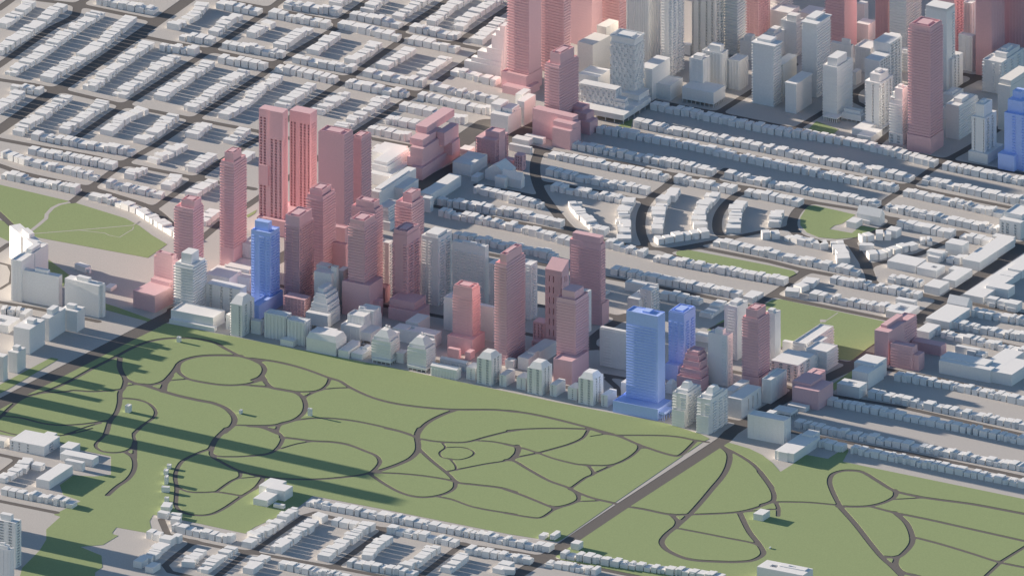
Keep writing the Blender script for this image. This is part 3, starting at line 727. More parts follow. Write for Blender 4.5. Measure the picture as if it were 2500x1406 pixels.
B22 = tw("tall blue slab with rows of small balconies, standing at the park edge", 'B', 1606, 1010, 1529, 1624, 775, 'edge', sides='S', span=(0, .95), pr=1.2, th=1.2, flat=22, more=[("podium", 'rim', 1606, 1027, 1496, 1640, 1001), ("canopy", 'legs', 1622, 1028, 1607, 1642, 1008, dict(lift=8, n=4)), ("roof_block", 'plain', 1585, 1001, 1568, 1596, 762, dict(z0=234))])
tw("second blue tower behind the tall blue slab, with a sunken rooftop", 'B', 1670, 925, 1632, 1698, 770, 'col', S=((.03, .2), (.4, .58), (.8, .95)), E=((.2, .4), (.6, .85)), pr=1.1, flat=10, crown=(.04, .03, .04, .04, 5, RG), more=[("podium", 'rim', 1655, 932, 1624, 1690, 895)])
bld("pink building stepping back like a pyramid beside the blue slab", 'P', [("wall", 'rim', 1711, 956, 1652, 1730, 930), ("upper_tier", 'edge', 1710, 952, 1661, 1729, 908, dict(pr=.6)), ("upper_tier", 'edge', 1708, 948, 1668, 1727, 888, dict(pr=.4)), ("upper_tier", 'edge', 1706, 944, 1672, 1725, 872, dict(pr=.4)), ("top_block", 'rim', 1704, 941, 1677, 1721, 862)])
tw("pink tower with slatted balconies near the lower avenue crossing, square block on top", 'P', 1851, 955, 1813, 1878, 782, 'edge', pr=.9, th=1.7, crown=(.18, .1, .05, .15, 22, RG), more=[("podium", 'rim', 1853, 958, 1812, 1884, 925)])
bld("small stepped pink block right of the lower avenue", 'P', [("wall", 'plain', 1998, 1002, 1934, 2034, 956), ("upper_tier", 'plain', 1979, 990, 1934, 2012, 938), ("upper_tier", 'plain', 1975, 975, 1945, 2016, 930), ("top_block", 'rim', 1990, 968, 1968, 2015, 924)])
bld("pink housing slab with a banded wing and a long low arm, below the square lawn", 'P', [("wall", 'plain', 2169, 891, 2135, 2208, 812), ("wing", 'edge', 2228, 905, 2174, 2240, 850, dict(sides='SE', th=1.2, pr=.8, span=(0, .9))), ("wing_end", 'plain', 2243, 907, 2225, 2257, 868), ("rear_block", 'edge', 2205, 865, 2175, 2238, 792, dict(sides='E', pr=.8)), ("top_block", 'plain', 2165, 880, 2150, 2205, 795), ("low_arm", 'plain', 2297, 870, 2225, 2311, 846)])
# ---- pink towers towards the top
bld("pink mid-rise of shifted stacked boxes beside the upper avenue", 'P', [("lower_box", 'plain', 1031, 441, 1004, 1123, 412), ("stacked_box", 'plain', 1030, 436, 994, 1084, 389, dict(z0=25)), ("stacked_box", 'plain', 1104, 404, 1076, 1123, 350, dict(z0=24)), ("stacked_box", 'plain', 1032, 436, 1001, 1076, 365, dict(z0=47)), ("stacked_box", 'plain', 1085, 412, 1066, 1120, 326, dict(z0=54)), ("stacked_box", 'plain', 1032, 430, 1000, 1078, 343, dict(z0=71)), ("top_box", 'plain', 1042, 415, 1014, 1110, 312, dict(z0=86))])
bld("dark pink block with a fine grid front and penthouse, across from the shifted boxes", 'P', [("wall", 'grid', 1210, 403, 1161, 1241, 346, dict(n=(4, 8), th=.5)), ("top_block", 'rim', 1218, 398, 1185, 1234, 328), ("low_wing", 'grid', 1252, 413, 1228, 1262, 396, dict(n=(6, 4)))])
bld("tiny dark pink corner building with punched windows", 'P', [("wall", 'win', 1275, 419, 1256, 1284, 381, dict(S=((.15, .3), (.45, .6), (.75, .9)), E=((.2, .4), (.6, .8)), sp=1.2))])
tw("pink banded tower on a pile of stepped pink blocks, in front of the northern cluster", 'P', 1365, 330, 1332, 1410, 163, crown=(.2, .05, .1, .15, 27, RG), more=[("podium", 'plain', 1398, 355, 1300, 1412, 288), ("podium_step", 'plain', 1397, 364, 1350, 1418, 306), ("podium_step", 'plain', 1392, 368, 1348, 1409, 322), ("podium_step", 'plain', 1422, 318, 1395, 1440, 264), ("podium_step", 'plain', 1432, 326, 1400, 1451, 280), ("podium_step", 'plain', 1440, 331, 1418, 1460, 300)], rot=-4.5)
tw("tall pink tower with slatted balconies at the left edge of the northern cluster", 'P', 1292, 224, 1241, 1321, -70, 'edge', sides='SW', pr=1.5, th=1.3, more=[("podium", 'rim', 1284, 230, 1224, 1324, 190), ("podium_step", 'plain', 1282, 240, 1226, 1318, 222)], rot=-4.5)
tw("pink tower with thin floor bands right behind the leftmost slatted one", 'P', 1376, 185, 1322, 1391, -90, 'groove', rot=-4.5)
tw("wide orange-lit pink tower behind the warm-lit white block", 'P', 1445, 118, 1390, 1470, -110, 'groove', pr=.2, rot=-4.5)
tw("pink banded tower between the orange-lit one and the white ribbed tower", 'P', 1512, 102, 1470, 1530, -100, 'groove', rot=-4.5)
tw("dark red tower with cross-braced front at the top of the picture", 'P', 1852, 90, 1817, 1880, -90, 'grid', n=(3, 6))
tw("pink tower with a slatted left face and plain right face, top centre right", 'P', 2062, 128, 2016, 2092, -120, 'edge', sides='SW', pr=1.2, th=1.3)
tw("pink vertically ribbed tower half hidden behind the white ones, top right", 'P', 2170, 122, 2137, 2190, -80, 'rib', n=(9, 3))
tw("dark red tower glimpsed behind the white tower with the flat cap", 'P', 2330, 150, 2290, 2352, -90, 'col', E=((.3, .5), (.7, .9)))
tw("dark red ribbed tower with a pale left face, second from the right edge", 'P', 2421, 190, 2382, 2454, -120, 'rib', n=(8, 8), pr=.5)
tw("rosy ribbed tower in the top-right corner", 'P', 2520, 172, 2453, 2560, -130, 'rib', n=(9, 4), pr=.5)
tw("tallest free-standing pink tower on the right, four vertical bays wide", 'P', 2271, 376, 2219, 2300, 73, 'groove', crown=(.04, .03, .04, .05, 5, RG), more=[("podium", 'plain', 2272, 378, 2214, 2304, 338), ("bay_joint", 'rib', 2271, 376, 2219, 2300, 74, dict(n=(4, 1), pr=.6, wd=.4))])
tw("blue stepped tower at the right edge", 'B', 2500, 418, 2452, 2512, 286, 'col', S=((.42, .56), (.9, 1)), E=((.2, .8),), more=[("podium", 'plain', 2476, 420, 2436, 2540, 382), ("upper_block", 'plain', 2496, 412, 2460, 2510, 250), ("roof_block", 'plain', 2492, 405, 2472, 2505, 226)])
# ---- white northern cluster
tw("white tower of vertical fins right of the pink banded ones, top centre", 'W', 1585, 170, 1529, 1613, -75, 'rib', n=(10, 5), more=[("podium", 'plain', 1592, 248, 1560, 1636, 170), ("low_block", 'rim', 1637, 248, 1601, 1667, 212)])
tw("white tower with saw-tooth balconies, behind the finned one", 'W', 1640, 188, 1615, 1668, -40, 'col', S=((0, .3), (.7, 1)), E=((.1, .3), (.5, .7), (.85, 1)), pr=1.4)
tw("wide warm-lit white tower with dark slot columns, top centre", 'C', 1745, 146, 1689, 1770, -90, 'win', S=((.02, .08), (.28, .38), (.6, .68), (.85, .93)), E=((.15, .4), (.6, .85)), sp=1.5)
tw("grey-white tower entirely ringed by thin balconies, top centre", 'W', 1800, 137, 1770, 1818, -60, 'bal', th=.9)
tw("white checkerboard tower with an open rooftop frame", 'W', 1550, 262, 1489, 1574, 102, 'check', n=(9, 6), crown=(0, 0, 0, 0, 5, RG), more=[("podium", 'check', 1560, 272, 1500, 1588, 236, dict(n=(8, 6)))])
bld("white checkerboard mid-rise at the foot of the matching tower, on thin columns", 'W', [("wall", 'check', 1503, 285, 1411, 1518, 222, dict(n=(14, 3))), ("end_block", 'check', 1525, 290, 1500, 1536, 246, dict(n=(3, 3))), ("base", 'legs', 1522, 305, 1411, 1590, 283, dict(lift=5, n=6)), ("rear_block", 'plain', 1460, 245, 1411, 1490, 190)])
bld("plain warm-lit white block beside the checkerboard tower", 'C', [("wall", 'plain', 1447, 200, 1410, 1489, 111), ("rear_block", 'plain', 1480, 160, 1457, 1510, 68)], "tower", "tower", rot=-5)
tw("small white tower on a broad podium raised on columns", 'W', 1716, 240, 1683, 1733, 150, 'rib', n=(3, 2), pr=.4, wd=3, crown=(.2, .2, .2, .2, 8), more=[("podium", 'legs', 1742, 264, 1665, 1771, 228, dict(lift=4, n=8))])
tw("white ribbed round-topped tower behind the small podium tower", 'W', 1762, 224, 1714, 1778, 134, 'rib', n=(6, 3), crown=(.3, .15, .2, .2, 16))
tw("white mid-rise with recessed corner bays right of the round-topped tower", 'W', 1806, 222, 1778, 1827, 152, 'rib', n=(4, 4))
tw("white tower with a flat overhanging cap and balconies left of the blank low slab", 'W', 1888, 262, 1837, 1906, 116, 'edge', sides='EW', pr=1.5, th=1.2, crown=(-.06, -.08, -.06, -.06, 3), more=[("roof_block", 'plain', 1882, 255, 1848, 1896, 100)])
tw("tallest white tower with overhanging cap and balconied corners, top right of centre", 'W', 1994, 240, 1959, 2027, 62, 'edge', sides='EW', pr=1.5, th=1.2, crown=(-.06, -.06, -.06, -.06, 3), more=[("roof_block", 'plain', 1990, 232, 1968, 2014, 46)])
tw("white tower on slim columns with pinstriped front, by the small shaded lawn", 'W', 2043, 292, 2009, 2081, 168, 'edge', pr=.6, th=1.3, crown=(.2, .12, .12, .25, 20), more=[("base", 'legs', 2043, 302, 2010, 2080, 290, dict(lift=5, n=7))])
tw("blank white slab with a green-edged flat roof plate", 'W', 1944, 279, 1917, 1982, 209, 'plain', crown=(-.02, -.03, -.03, -.05, 3))
tw("warm-lit white slab standing behind the blank one with the roof plate", 'C', 1912, 240, 1890, 1945, 160, 'plain', crown=(-.02, -.03, -.03, -.05, 2))
tw("white tower with two dark window columns and a stepped penthouse", 'W', 2149, 320, 2111, 2180, 205, 'win', S=((0, .08), (.48, .58), (.92, 1)), E=((.1, .3), (.5, .6), (.8, .95)), sp=1.2, crown=(.25, .12, .1, .2, 18, 'step'), more=[("base", 'legs', 2149, 324, 2112, 2179, 318, dict(lift=2.5, n=6))])
tw("white slab of three descending steps behind the stepped-penthouse tower", 'W', 2147, 258, 2111, 2175, 150, 'win', E=((.05, .25), (.35, .5), (.6, .75), (.85, .98)), sp=1.3, more=[("rear_block", 'win', 2172, 238, 2132, 2202, 108, dict(E=((.05, .3), (.4, .65), (.75, .95)), sp=1.3)), ("top_block", 'plain', 2180, 215, 2155, 2200, 97)])
tw("white bulging tower of stacked curved floors left of the tallest pink tower", 'W', 2203, 352, 2173, 2222, 250, 'bal', pr=1.2, th=1.5, crown=(.3, .05, .1, .2, 30, 'step'), more=[("upper_tier", 'bal', 2200, 348, 2178, 2218, 232), ("podium", 'win', 2204, 355, 2170, 2224, 330, dict(S=((.1, .3), (.6, .8)), E=((.3, .6),)))])
tw("very tall white balconied tower behind the three-step slab, cut by the top edge", 'W', 2212, 140, 2172, 2248, -70, 'edge', sides='SE', pr=1.4, th=1.3)
tw("white tower with a plain cap right of the tallest pink tower", 'W', 2311, 225, 2260, 2331, 28, 'edge', sides='W', pr=1.2, th=1.2, crown=(.0, .0, .0, .0, 5), more=[("podium", 'win', 2325, 222, 2300, 2351, 146, dict(E=((.1, .3), (.5, .7)), S=((.2, .5),))), ("side_bay", 'col', 2311, 224, 2300, 2332, 34, dict(E=((.55, .8),)))])
tw("long white apartment slab with rounded end right of the tallest pink tower", 'W', 2341, 343, 2309, 2384, 262, 'edge', sides='E', pr=1.2, th=1.2, crown=(.2, .2, .3, .3, 9))
tw("white stepped-top tower on a square base, left of the blue edge tower", 'W', 2404, 398, 2372, 2433, 290, 'win', S=((.2, .28), (.88, .94)), E=((.15, .35), (.6, .8)), sp=1.2, crown=(.2, .15, .1, .2, 30, 'step'), more=[("podium", 'plain', 2411, 402, 2364, 2450, 378)])
tw("broad white apartment block with several rooftop boxes, right edge of the northern cluster", 'W', 2445, 232, 2399, 2500, 156, 'col', S=((0, .1), (.55, .65), (.9, 1)), E=((.1, .2), (.4, .5), (.7, .8)), crown=(.3, .1, .3, .1, 12, 'step'), more=[("top_block", 'plain', 2440, 215, 2420, 2470, 136)])
tw("warm-lit white flat-roofed block behind the blue edge tower", 'C', 2467, 322, 2436, 2520, 212, 'plain', crown=(.05, .05, .05, .05, 12))
tw("narrow pale tower behind the tallest white capped tower", 'W', 1944, 138, 1906, 1962, 58, 'edge', sides='E', crown=(.3, .1, .2, .2, 14))
tw("pale office block behind the left white capped tower", 'W', 1890, 150, 1862, 1919, 90, 'plain', crown=(.2, .2, .2, .2, 8))
tw("pale block with ring of balconies at the top edge left of centre right", 'W', 1905, 55, 1878, 1932, -20, 'bal', pod=(1925, 78, 1878, 1952, 35))
tw("low pale block in the shadow of the dark red towers", 'W', 1990, 72, 1950, 2016, 38, 'plain')
tw("grey block between two pink towers at the top edge", 'W', 2120, 105, 2090, 2138, 62, 'plain', more=[("rear_block", 'plain', 2110, 70, 2092, 2120, 12)])
tw("narrow white tower between the dark red and rosy towers", 'W', 2374, 176, 2340, 2382, 92, 'rib', n=(3, 1), more=[("rear_block", 'rib', 2372, 120, 2350, 2382, 12, dict(n=(3, 1)))])
tw("pale slab block behind the pinstriped tower", 'W', 2078, 200, 2028, 2084, 115, 'rib', n=(5, 1), pr=.3, crown=(.5, .1, .3, .2, 14))
tw("wide pale slab behind the three-step slab", 'W', 2125, 180, 2086, 2150, 122, 'rib', n=(6, 2), pr=.3)
tw("pale balconied block left of the capped tower, half in shadow", 'W', 1835, 150, 1806, 1850, 105, 'edge', sides='E', crown=(.3, .1, .2, .2, 12))
tw("small pale blocks under the saw-tooth tower", 'W', 1684, 136, 1668, 1692, 112, 'plain')
tw("white slab behind the pinstripe tower near the hidden street", 'W', 2090, 210, 2078, 2103, 178, 'plain')
tw("shaded white block behind the stepped tower, beside the tallest pink one", 'W', 2214, 175, 2192, 2222, 126, 'edge')
bld("rounded low white pavilion between two towers by the shaded lawn", 'W', [("wall", 'legs', 2102, 302, 2056, 2112, 284, dict(lift=2)), ("roof", 'rim', 2100, 298, 2060, 2108, 275, dict(z0=14))])
bld("long low white block below the stepped-penthouse tower", 'W', [("wall", 'plain', 2126, 351, 2092, 2154, 336), ("rear_block", 'plain', 2112, 335, 2080, 2152, 320)])
for a in (("2326 258 2300 2352 236", "topmost"), ("2372 268 2352 2388 246", "middle"), ("2400 290 2384 2420 262", "lowest"), ("2312 292 2300 2330 266", "leftmost")):
    v = [float(q) for q in a[0].split()]
    bld("pale terrace of ridged rooftops right of the tallest pink tower, %s of four" % a[1], 'W', [("wall", 'col', *v, dict(E=((.1, .4), (.6, .9)))), ("roof_ridge", 'hip', v[0] - 2, v[1], v[2] + 4, v[3] - 4, v[4] - 6)], group="pale ridged terraces")
bld("stepped white tower sliding down leftward, at the foot of the tall slatted pink tower", 'W', [("wall", 'plain', 1232, 186, 1210, 1250, 78), ("step", 'plain', 1230, 186, 1200, 1240, 92), ("step", 'plain', 1226, 186, 1188, 1240, 124), ("step", 'plain', 1224, 186, 1165, 1236, 136), ("step", 'plain', 1224, 187, 1150, 1232, 154), ("low_block", 'plain', 1222, 188, 1133, 1230, 166), ("roof_block", 'plain', 1232, 186, 1220, 1246, 66)], "tower", "tower")
bld("white twin-stepped mid-rise right of the upper avenue bend", 'W', [("wall", 'plain', 1240, 330, 1198, 1272, 285, dict(col='W')), ("left_block", 'plain', 1222, 318, 1198, 1242, 258, dict(col='W')), ("upper_tier", 'win', 1250, 322, 1226, 1268, 268, dict(S=((.1, .2), (.5, .6)), E=((.1, .3),))), ("rear_block", 'plain', 1280, 308, 1262, 1308, 250), ("top_block", 'plain', 1275, 290, 1258, 1296, 233)])
# ---- white blocks behind and among the western cluster
bld("white office building with terraces beside the stacked pink boxes", 'W', [("wall", 'plain', 950, 458, 900, 1004, 432), ("upper_tier", 'plain', 945, 448, 908, 1002, 408), ("upper_tier", 'plain', 945, 445, 912, 998, 398), ("rear_block", 'plain', 962, 420, 905, 996, 380), ("roof_block", 'plain', 944, 440, 931, 952, 396)])
bld("long white slab with a sloping top running up behind the pink towers", 'W', [("wall", 'plain', 926, 520, 905, 1016, 470), ("upper_tier", 'plain', 930, 515, 915, 1000, 462), ("end_block", 'plain', 985, 500, 950, 1022, 462), ("front_wing", 'groove', 948, 560, 922, 975, 510), ("step", 'plain', 952, 565, 928, 970, 545)])
bld("white angular building on the corner where the pink grid block stands", 'W', [("wall", 'plain', 1066, 494, 1038, 1126, 468), ("wing", 'plain', 1050, 520, 1030, 1058, 486), ("end_block", 'plain', 1052, 505, 1024, 1070, 476)])
for lb, v in (("first", "1132 466 1110 1160 452"),): pass
bld("white low hall with a triangular forecourt across the avenue from the pink grid block", 'W', [("wall", 'plain', 1150, 432, 1105, 1190, 404), ("wing", 'plain', 1166, 446, 1150, 1182, 434)])
bld("white church-like hall with a double gabled roof near the curving street", 'W', [("nave", 'gable', 1272, 462, 1225, 1281, 425), ("side_hall", 'gable', 1236, 448, 1184, 1260, 408, dict(axis='y')), ("porch", 'plain', 1232, 462, 1208, 1240, 436)], "hall", "hall")
bld("low white flat block left of the pink grid building", 'W', [("wall", 'plain', 1146, 384, 1121, 1160, 368)])
bld("low white shops right of the pink grid building", 'W', [("wall", 'plain', 1295, 378, 1242, 1300, 362), ("rear_block", 'plain', 1290, 358, 1250, 1302, 345)])
bld("small white pair of sheds beside the stepped pink podium", 'W', [("wall", 'plain', 1325, 354, 1279, 1333, 340)])
tw("white curved-top slab with two balcony stacks, right of the western cluster", 'W', 1070, 748, 1028, 1103, 585, 'col', S=((.1, .3), (.45, .65)), E=((.1, .35), (.55, .8)), crown=(.2, .1, .1, .2, 8), more=[("wing", 'plain', 1052, 745, 1027, 1060, 603)])
tw("wide white slab with five balcony stacks beside the curved-top slab", 'W', 1184, 752, 1104, 1193, 606, 'col', S=((.08, .2), (.28, .4), (.48, .6), (.66, .78), (.84, .93)), crown=(.3, .3, .1, .4, 6), flat=14)
tw("white slab with dark windows half hidden by the very slender pink tower", 'W', 1296, 782, 1268, 1312, 650, 'col', S=((.3, .5), (.7, .9)), E=((.2, .6),))
tw("shaded white block between the wide slab and the very slender pink tower", 'W', 1215, 765, 1193, 1230, 648, 'grid', n=(5, 3))
tw("grey white block behind the short slotted pink tower", 'W', 1112, 810, 1083, 1135, 732, 'rib', n=(3, 2), pr=.3, more=[("rear_block", 'plain', 1205, 835, 1110, 1212, 752)])
tw("small white tower peeping behind the pink tower with roof block", 'W', 1437, 812, 1420, 1444, 712, 'plain')
bld("white apartment building with stepped wings behind the tall blue slab", 'W', [("wall", 'plain', 1560, 770, 1532, 1590, 732), ("wing", 'col', 1590, 768, 1562, 1609, 712, dict(S=((.4, .6),), E=((.1, .4), (.6, .9)))), ("top_block", 'plain', 1575, 755, 1556, 1598, 715)])
bld("low white building with a dipping roof above the stepped apartment wings", 'W', [("wall", 'rim', 1596, 722, 1526, 1608, 703)])
tw("broad white slab with a column of slots left of the tall blue slab", 'W', 1532, 905, 1464, 1540, 818, 'edge', sides='S', span=(.12, .42), pr=.8, th=1.3, crown=(.0, .0, .1, .2, 6), flat=6)
bld("small houses in shade behind the broad slotted slab", 'W', [("wall", 'plain', 1478, 722, 1476, 1489, 716)], "house", "house")
tw("octagonal white tower between the stepped pink pyramid and the roof-block pink tower", 'W', 1776, 944, 1729, 1789, 822, 'col', S=((.72, .92),), E=((.4, .6),), W=1, pr=.8, crown=(.3, .3, .2, .2, 12))
tw("white slab with balconied front behind the octagonal tower", 'W', 1800, 880, 1768, 1826, 752, 'col', S=((.3, .8),), pr=1, crown=(.3, .2, .2, .2, 8))
tw("white slab with a balcony column right of the pink slatted-balcony tower", 'W', 1892, 888, 1868, 1906, 768, 'col', S=((.2, .6),), pr=.8, crown=(.2, .3, .1, .3, 8))
bld("long low white building between the second blue tower and the octagonal tower", 'W', [("wall", 'plain', 1728, 838, 1695, 1740, 822)])
bld("white curved apartment block with deep balconies below the square lawn", 'W', [("wall", 'bal', 2018, 906, 1968, 2045, 862, dict(pr=.9)), ("rear_block", 'bal', 1968, 885, 1936, 2035, 842, dict(pr=.8)), ("roof_block", 'plain', 2000, 880, 1982, 2022, 838), ("low_block", 'plain', 1938, 862, 1910, 1944, 838)])
bld("white and brown-shaded apartment block of many balconies right of the roof-block pink tower", 'W', [("wall", 'win', 1948, 937, 1882, 1990, 892, dict(S=((.05, .12), (.3, .42), (.6, .72), (.85, .95)), E=((.1, .3), (.5, .7)), sp=1.2)), ("rear_block", 'bal', 1978, 915, 1936, 1998, 878, dict(pr=.8)), ("top_block", 'plain', 1955, 915, 1932, 1970, 878)])
bld("white block with rounded corner on the lower avenue, left side", 'W', [("wall", 'rib', 1882, 986, 1860, 1921, 930, dict(n=(3, 7), pr=.2)), ("roof_block", 'plain', 1890, 965, 1876, 1908, 912)])
# ---- front row along the park
bld("white building with three columns of square windows behind the podium of the balconied tower", 'W', [("wall", 'win', 585, 768, 503, 602, 708, dict(S=((.1, .18), (.42, .5), (.7, .78)), sp=1.3, fh=4)), ("rear_block", 'plain', 560, 720, 505, 590, 680), ("upper_tier", 'plain', 610, 712, 565, 622, 680), ("top_block", 'plain', 530, 700, 502, 560, 672)])
bld("white complex of stacked flat roofs behind the blue balconied tower", 'W', [("wall", 'plain', 608, 700, 550, 640, 660), ("upper_block", 'plain', 580, 685, 548, 600, 652), ("tower_block", 'rib', 616, 672, 586, 640, 600, dict(n=(6, 3), pr=.3))])
tw("white mid-rise with hipped top and two window columns, first in the row along the park", 'W', 591, 824, 561, 621, 746, 'win', S=((0, .1), (.72, .86)), E=((.65, .85), (.2, .4)), sp=1.1, fh=3.3, more=[("roof", 'hip', 591, 824, 562, 620, 731, dict(z0=78, ix=.2, iy=.3)), ("annex", 'plain', 636, 818, 612, 644, 786), ("side_block", 'plain', 562, 806, 551, 570, 770)])
bld("white building of two rounded ribbed halves at the park edge", 'W', [("wall", 'rib', 698, 833, 645, 712, 775, dict(n=(6, 2), pr=1, wd=2)), ("right_half", 'rib', 744, 845, 701, 758, 790, dict(n=(5, 2), pr=1, wd=2)), ("top_block", 'plain', 703, 828, 668, 712, 769), ("entrance_block", 'plain', 716, 848, 684, 726, 834)])
bld("white ziggurat apartment building with balconied side, left of the smooth pink tower", 'W', [("wall", 'legs', 800, 810, 746, 808, 772, dict(lift=5)), ("tier", 'bal', 802, 800, 755, 830, 765, dict(pr=.5)), ("tier", 'bal', 800, 797, 760, 828, 748, dict(pr=.5)), ("tier", 'bal', 797, 794, 765, 826, 733, dict(pr=.5)), ("tier", 'bal', 794, 791, 770, 822, 722, dict(pr=.5)), ("top_block", 'plain', 790, 785, 775, 812, 706)])
bld("white low-rise with sloping attic, left of the two small sheds at the park edge", 'W', [("wall", 'plain', 820, 870, 748, 846, 838), ("roof", 'hip', 820, 870, 748, 846, 825, dict(z0=32, ix=.06, iy=.12)), ("roof_block", 'plain', 812, 852, 780, 825, 812)])
bld("small white flat building with two stepped roofs at the park edge", 'W', [("wall", 'plain', 850, 876, 826, 880, 858), ("rear_block", 'plain', 866, 860, 846, 880, 842)])
bld("low white shed building left of the twin mansard offices", 'W', [("wall", 'plain', 884, 879, 857, 909, 866), ("side_block", 'plain', 896, 868, 884, 908, 850)])
bld("white apartment building with octagonal top behind the park-edge sheds", 'W', [("wall", 'rib', 878, 838, 832, 932, 802, dict(n=(3, 4), pr=.4)), ("upper_tier", 'rib', 888, 830, 848, 905, 776, dict(n=(5, 3), pr=.8, wd=2)), ("rear_block", 'rib', 912, 820, 875, 930, 762, dict(n=(4, 2), pr=.5)), ("top_block", 'hip', 896, 815, 866, 905, 754), ("base", 'legs', 905, 842, 836, 932, 815, dict(lift=4))])
for k, (dx, dy, wh) in enumerate(((0, 0, "left"), (87, 18, "right"))):
    bld("%s of the twin white offices with mansard roofs and stacked chimneys" % wh, 'W', [("wall", 'bal', 953 + dx, 890 + dy, 908 + dx, 975 + dx, 838 + dy, dict(pr=.7, th=2.2, z0=6)), ("base", 'legs', 953 + dx, 893 + dy, 908 + dx, 975 + dx, 882 + dy, dict(lift=3, n=5)),
        ("roof", 'plain', 950 + dx, 887 + dy, 912 + dx, 971 + dx, 827 + dy), ("upper_roof", 'hip', 950 + dx, 887 + dy, 913 + dx, 970 + dx, 813 + dy, dict(z0=60, ix=.28, iy=.25)), ("rear_block", 'plain', 960 + dx, 880 + dy, 930 + dx, 976 + dx, 820 + dy), ("chimney", 'plain', 944 + dx, 875 + dy, 940 + dx, 947 + dx, 795 + dy), ("chimney", 'plain', 951 + dx, 877 + dy, 947 + dx, 954 + dx, 797 + dy)], group="twin white mansard offices")
bld("white link building with a small arch between the twin mansard offices", 'W', [("wall", 'win', 985, 888, 966, 998, 864, dict(S=((.1, .2),), E=((.3, .6),)))])
bld("large flat white block with roof openings behind the twin offices", 'W', [("wall", 'court', 1060, 850, 958, 1078, 820, dict(hole=(.3, .42, .3, .8), floor=.85)), ("upper_tier", 'plain', 1020, 822, 990, 1050, 790)])
bld("saw-tooth white terrace at the park edge, front one of the pair", 'W', [("wall", 'rib', 1115, 928, 1051, 1126, 910, dict(n=(9, 2), pr=.8, wd=1.5)), ("roof", 'gable', 1115, 928, 1051, 1126, 900, dict(z0=18))], "terrace", "terrace")
bld("saw-tooth white terrace, rear one of the pair", 'W', [("wall", 'rib', 1138, 908, 1074, 1146, 892, dict(n=(9, 2), pr=.8, wd=1.5)), ("roof", 'gable', 1138, 908, 1074, 1146, 884, dict(z0=16))], "terrace", "terrace")
for dx, dy, wh in ((0, 0, "left"), (123, 24, "middle"), (248, 49, "right")):
    bld("%s of three matching white towers with hipped tops and low wings at the park edge" % wh, 'W', [
        ("wall", 'win', 1200 + dx, 942 + dy, 1164 + dx, 1225 + dx, 880 + dy, dict(S=((.14, .32), (.62, .8)), E=((.2, .38), (.6, .78)), sp=1.2, fh=3.3)),
        ("roof", 'hip', 1200 + dx, 942 + dy, 1166 + dx, 1223 + dx, 867 + dy, dict(z0=62, ix=.2, iy=.22)),
        ("left_wing", 'win', 1160 + dx, 929 + dy, 1138 + dx, 1178 + dx, 900 + dy, dict(S=((.45, .6),), sp=1.4, fh=2.7)),
        ("right_wing", 'win', 1235 + dx, 945 + dy, 1219 + dx, 1258 + dx, 917 + dy, dict(S=((.25, .5),), sp=1.4, fh=2.7))], "tower", "tower", group="three matching white hipped towers")
bld("grey shaded blocks squeezed between the very slender and the roof-block pink towers", 'W', [("wall", 'plain', 1290, 905, 1264, 1318, 876), ("rear_block", 'plain', 1320, 890, 1290, 1360, 858), ("upper_tier", 'plain', 1305, 895, 1288, 1335, 862)])
bld("small pale block at the foot of the very slender pink tower", 'W', [("wall", 'rib', 1252, 902, 1233, 1262, 884, dict(n=(3, 2), pr=.3))])
bld("small gabled grey house between blue slab and stepped pink building", 'W', [("wall", 'bal', 1640, 962, 1626, 1652, 940, dict(pr=.5)), ("roof", 'hip', 1640, 962, 1626, 1652, 932, dict(z0=22))], "house", "house")
bld("small pale building left of the blue slab's base", 'W', [("wall", 'plain', 1528, 968, 1516, 1545, 935)])
for lab, v in (("left of the two white balconied towers where the park meets the lower avenue", (1675, 1043, 1642, 1711, 965)), ("right of the two white balconied towers where the park meets the lower avenue", (1734, 1060, 1702, 1776, 978))):
    x, y, l, r, t = v
    tw(lab, 'W', x, y, l, r, t, 'col', S=((0, .3), (.62, 1)), E=((.15, .35), (.5, .7), (.82, .97)), pr=1.3, group="two white balconied park-corner towers", crown=(.1, .1, .15, .15, 7), more=[("upper_block", 'hip', x + 6, y - 6, l + 14, r - 12, t - 26, dict(z0=y - t - 2)), ("lower_bay", 'bal', x - 4, y + 2, l - 2, x + 6, t + 42, dict(pr=.4))])
bld("white block with round corner and slit windows behind the park-corner towers", 'W', [("wall", 'win', 1810, 1022, 1776, 1859, 976, dict(E=((.3, .38), (.55, .63), (.8, .88)), fh=20, sp=4)), ("rear_block", 'plain', 1790, 990, 1770, 1830, 955)])
bld("broad white slab with vertical panels below the lower avenue junction", 'W', [("wall", 'rib', 1915, 1086, 1825, 1931, 1030, dict(n=(6, 1), pr=.3, wd=8)), ("roof_block", 'plain', 1884, 1055, 1866, 1898, 1012)])
bld("flat white petrol-station canopy on slim posts near the stepped pink block", 'W', [("roof", 'legs', 1931, 1024, 1886, 1948, 1008, dict(lift=5, n=4))], "canopy", "canopy")
bld("low white box at the foot of the stepped pink block", 'W', [("wall", 'plain', 1966, 1007, 1922, 1977, 996)])
bld("long white L-shaped terrace rising from the park beside the lower avenue", 'W', [("wall", 'plain', 1938, 1130, 1892, 2002, 1108), ("step", 'plain', 1922, 1128, 1900, 1940, 1106), ("rear_block", 'plain', 1985, 1090, 1958, 2002, 1064)], "terrace", "terrace")
bld("white stepped building with a roof court right of the shaded green verge", 'W', [("wall", 'court', 2098, 974, 2043, 2117, 946, dict(hole=(.3, .7, .3, .7), floor=.9)), ("rear_block", 'plain', 2120, 950, 2080, 2158, 912), ("upper_tier", 'plain', 2135, 935, 2085, 2165, 893)])
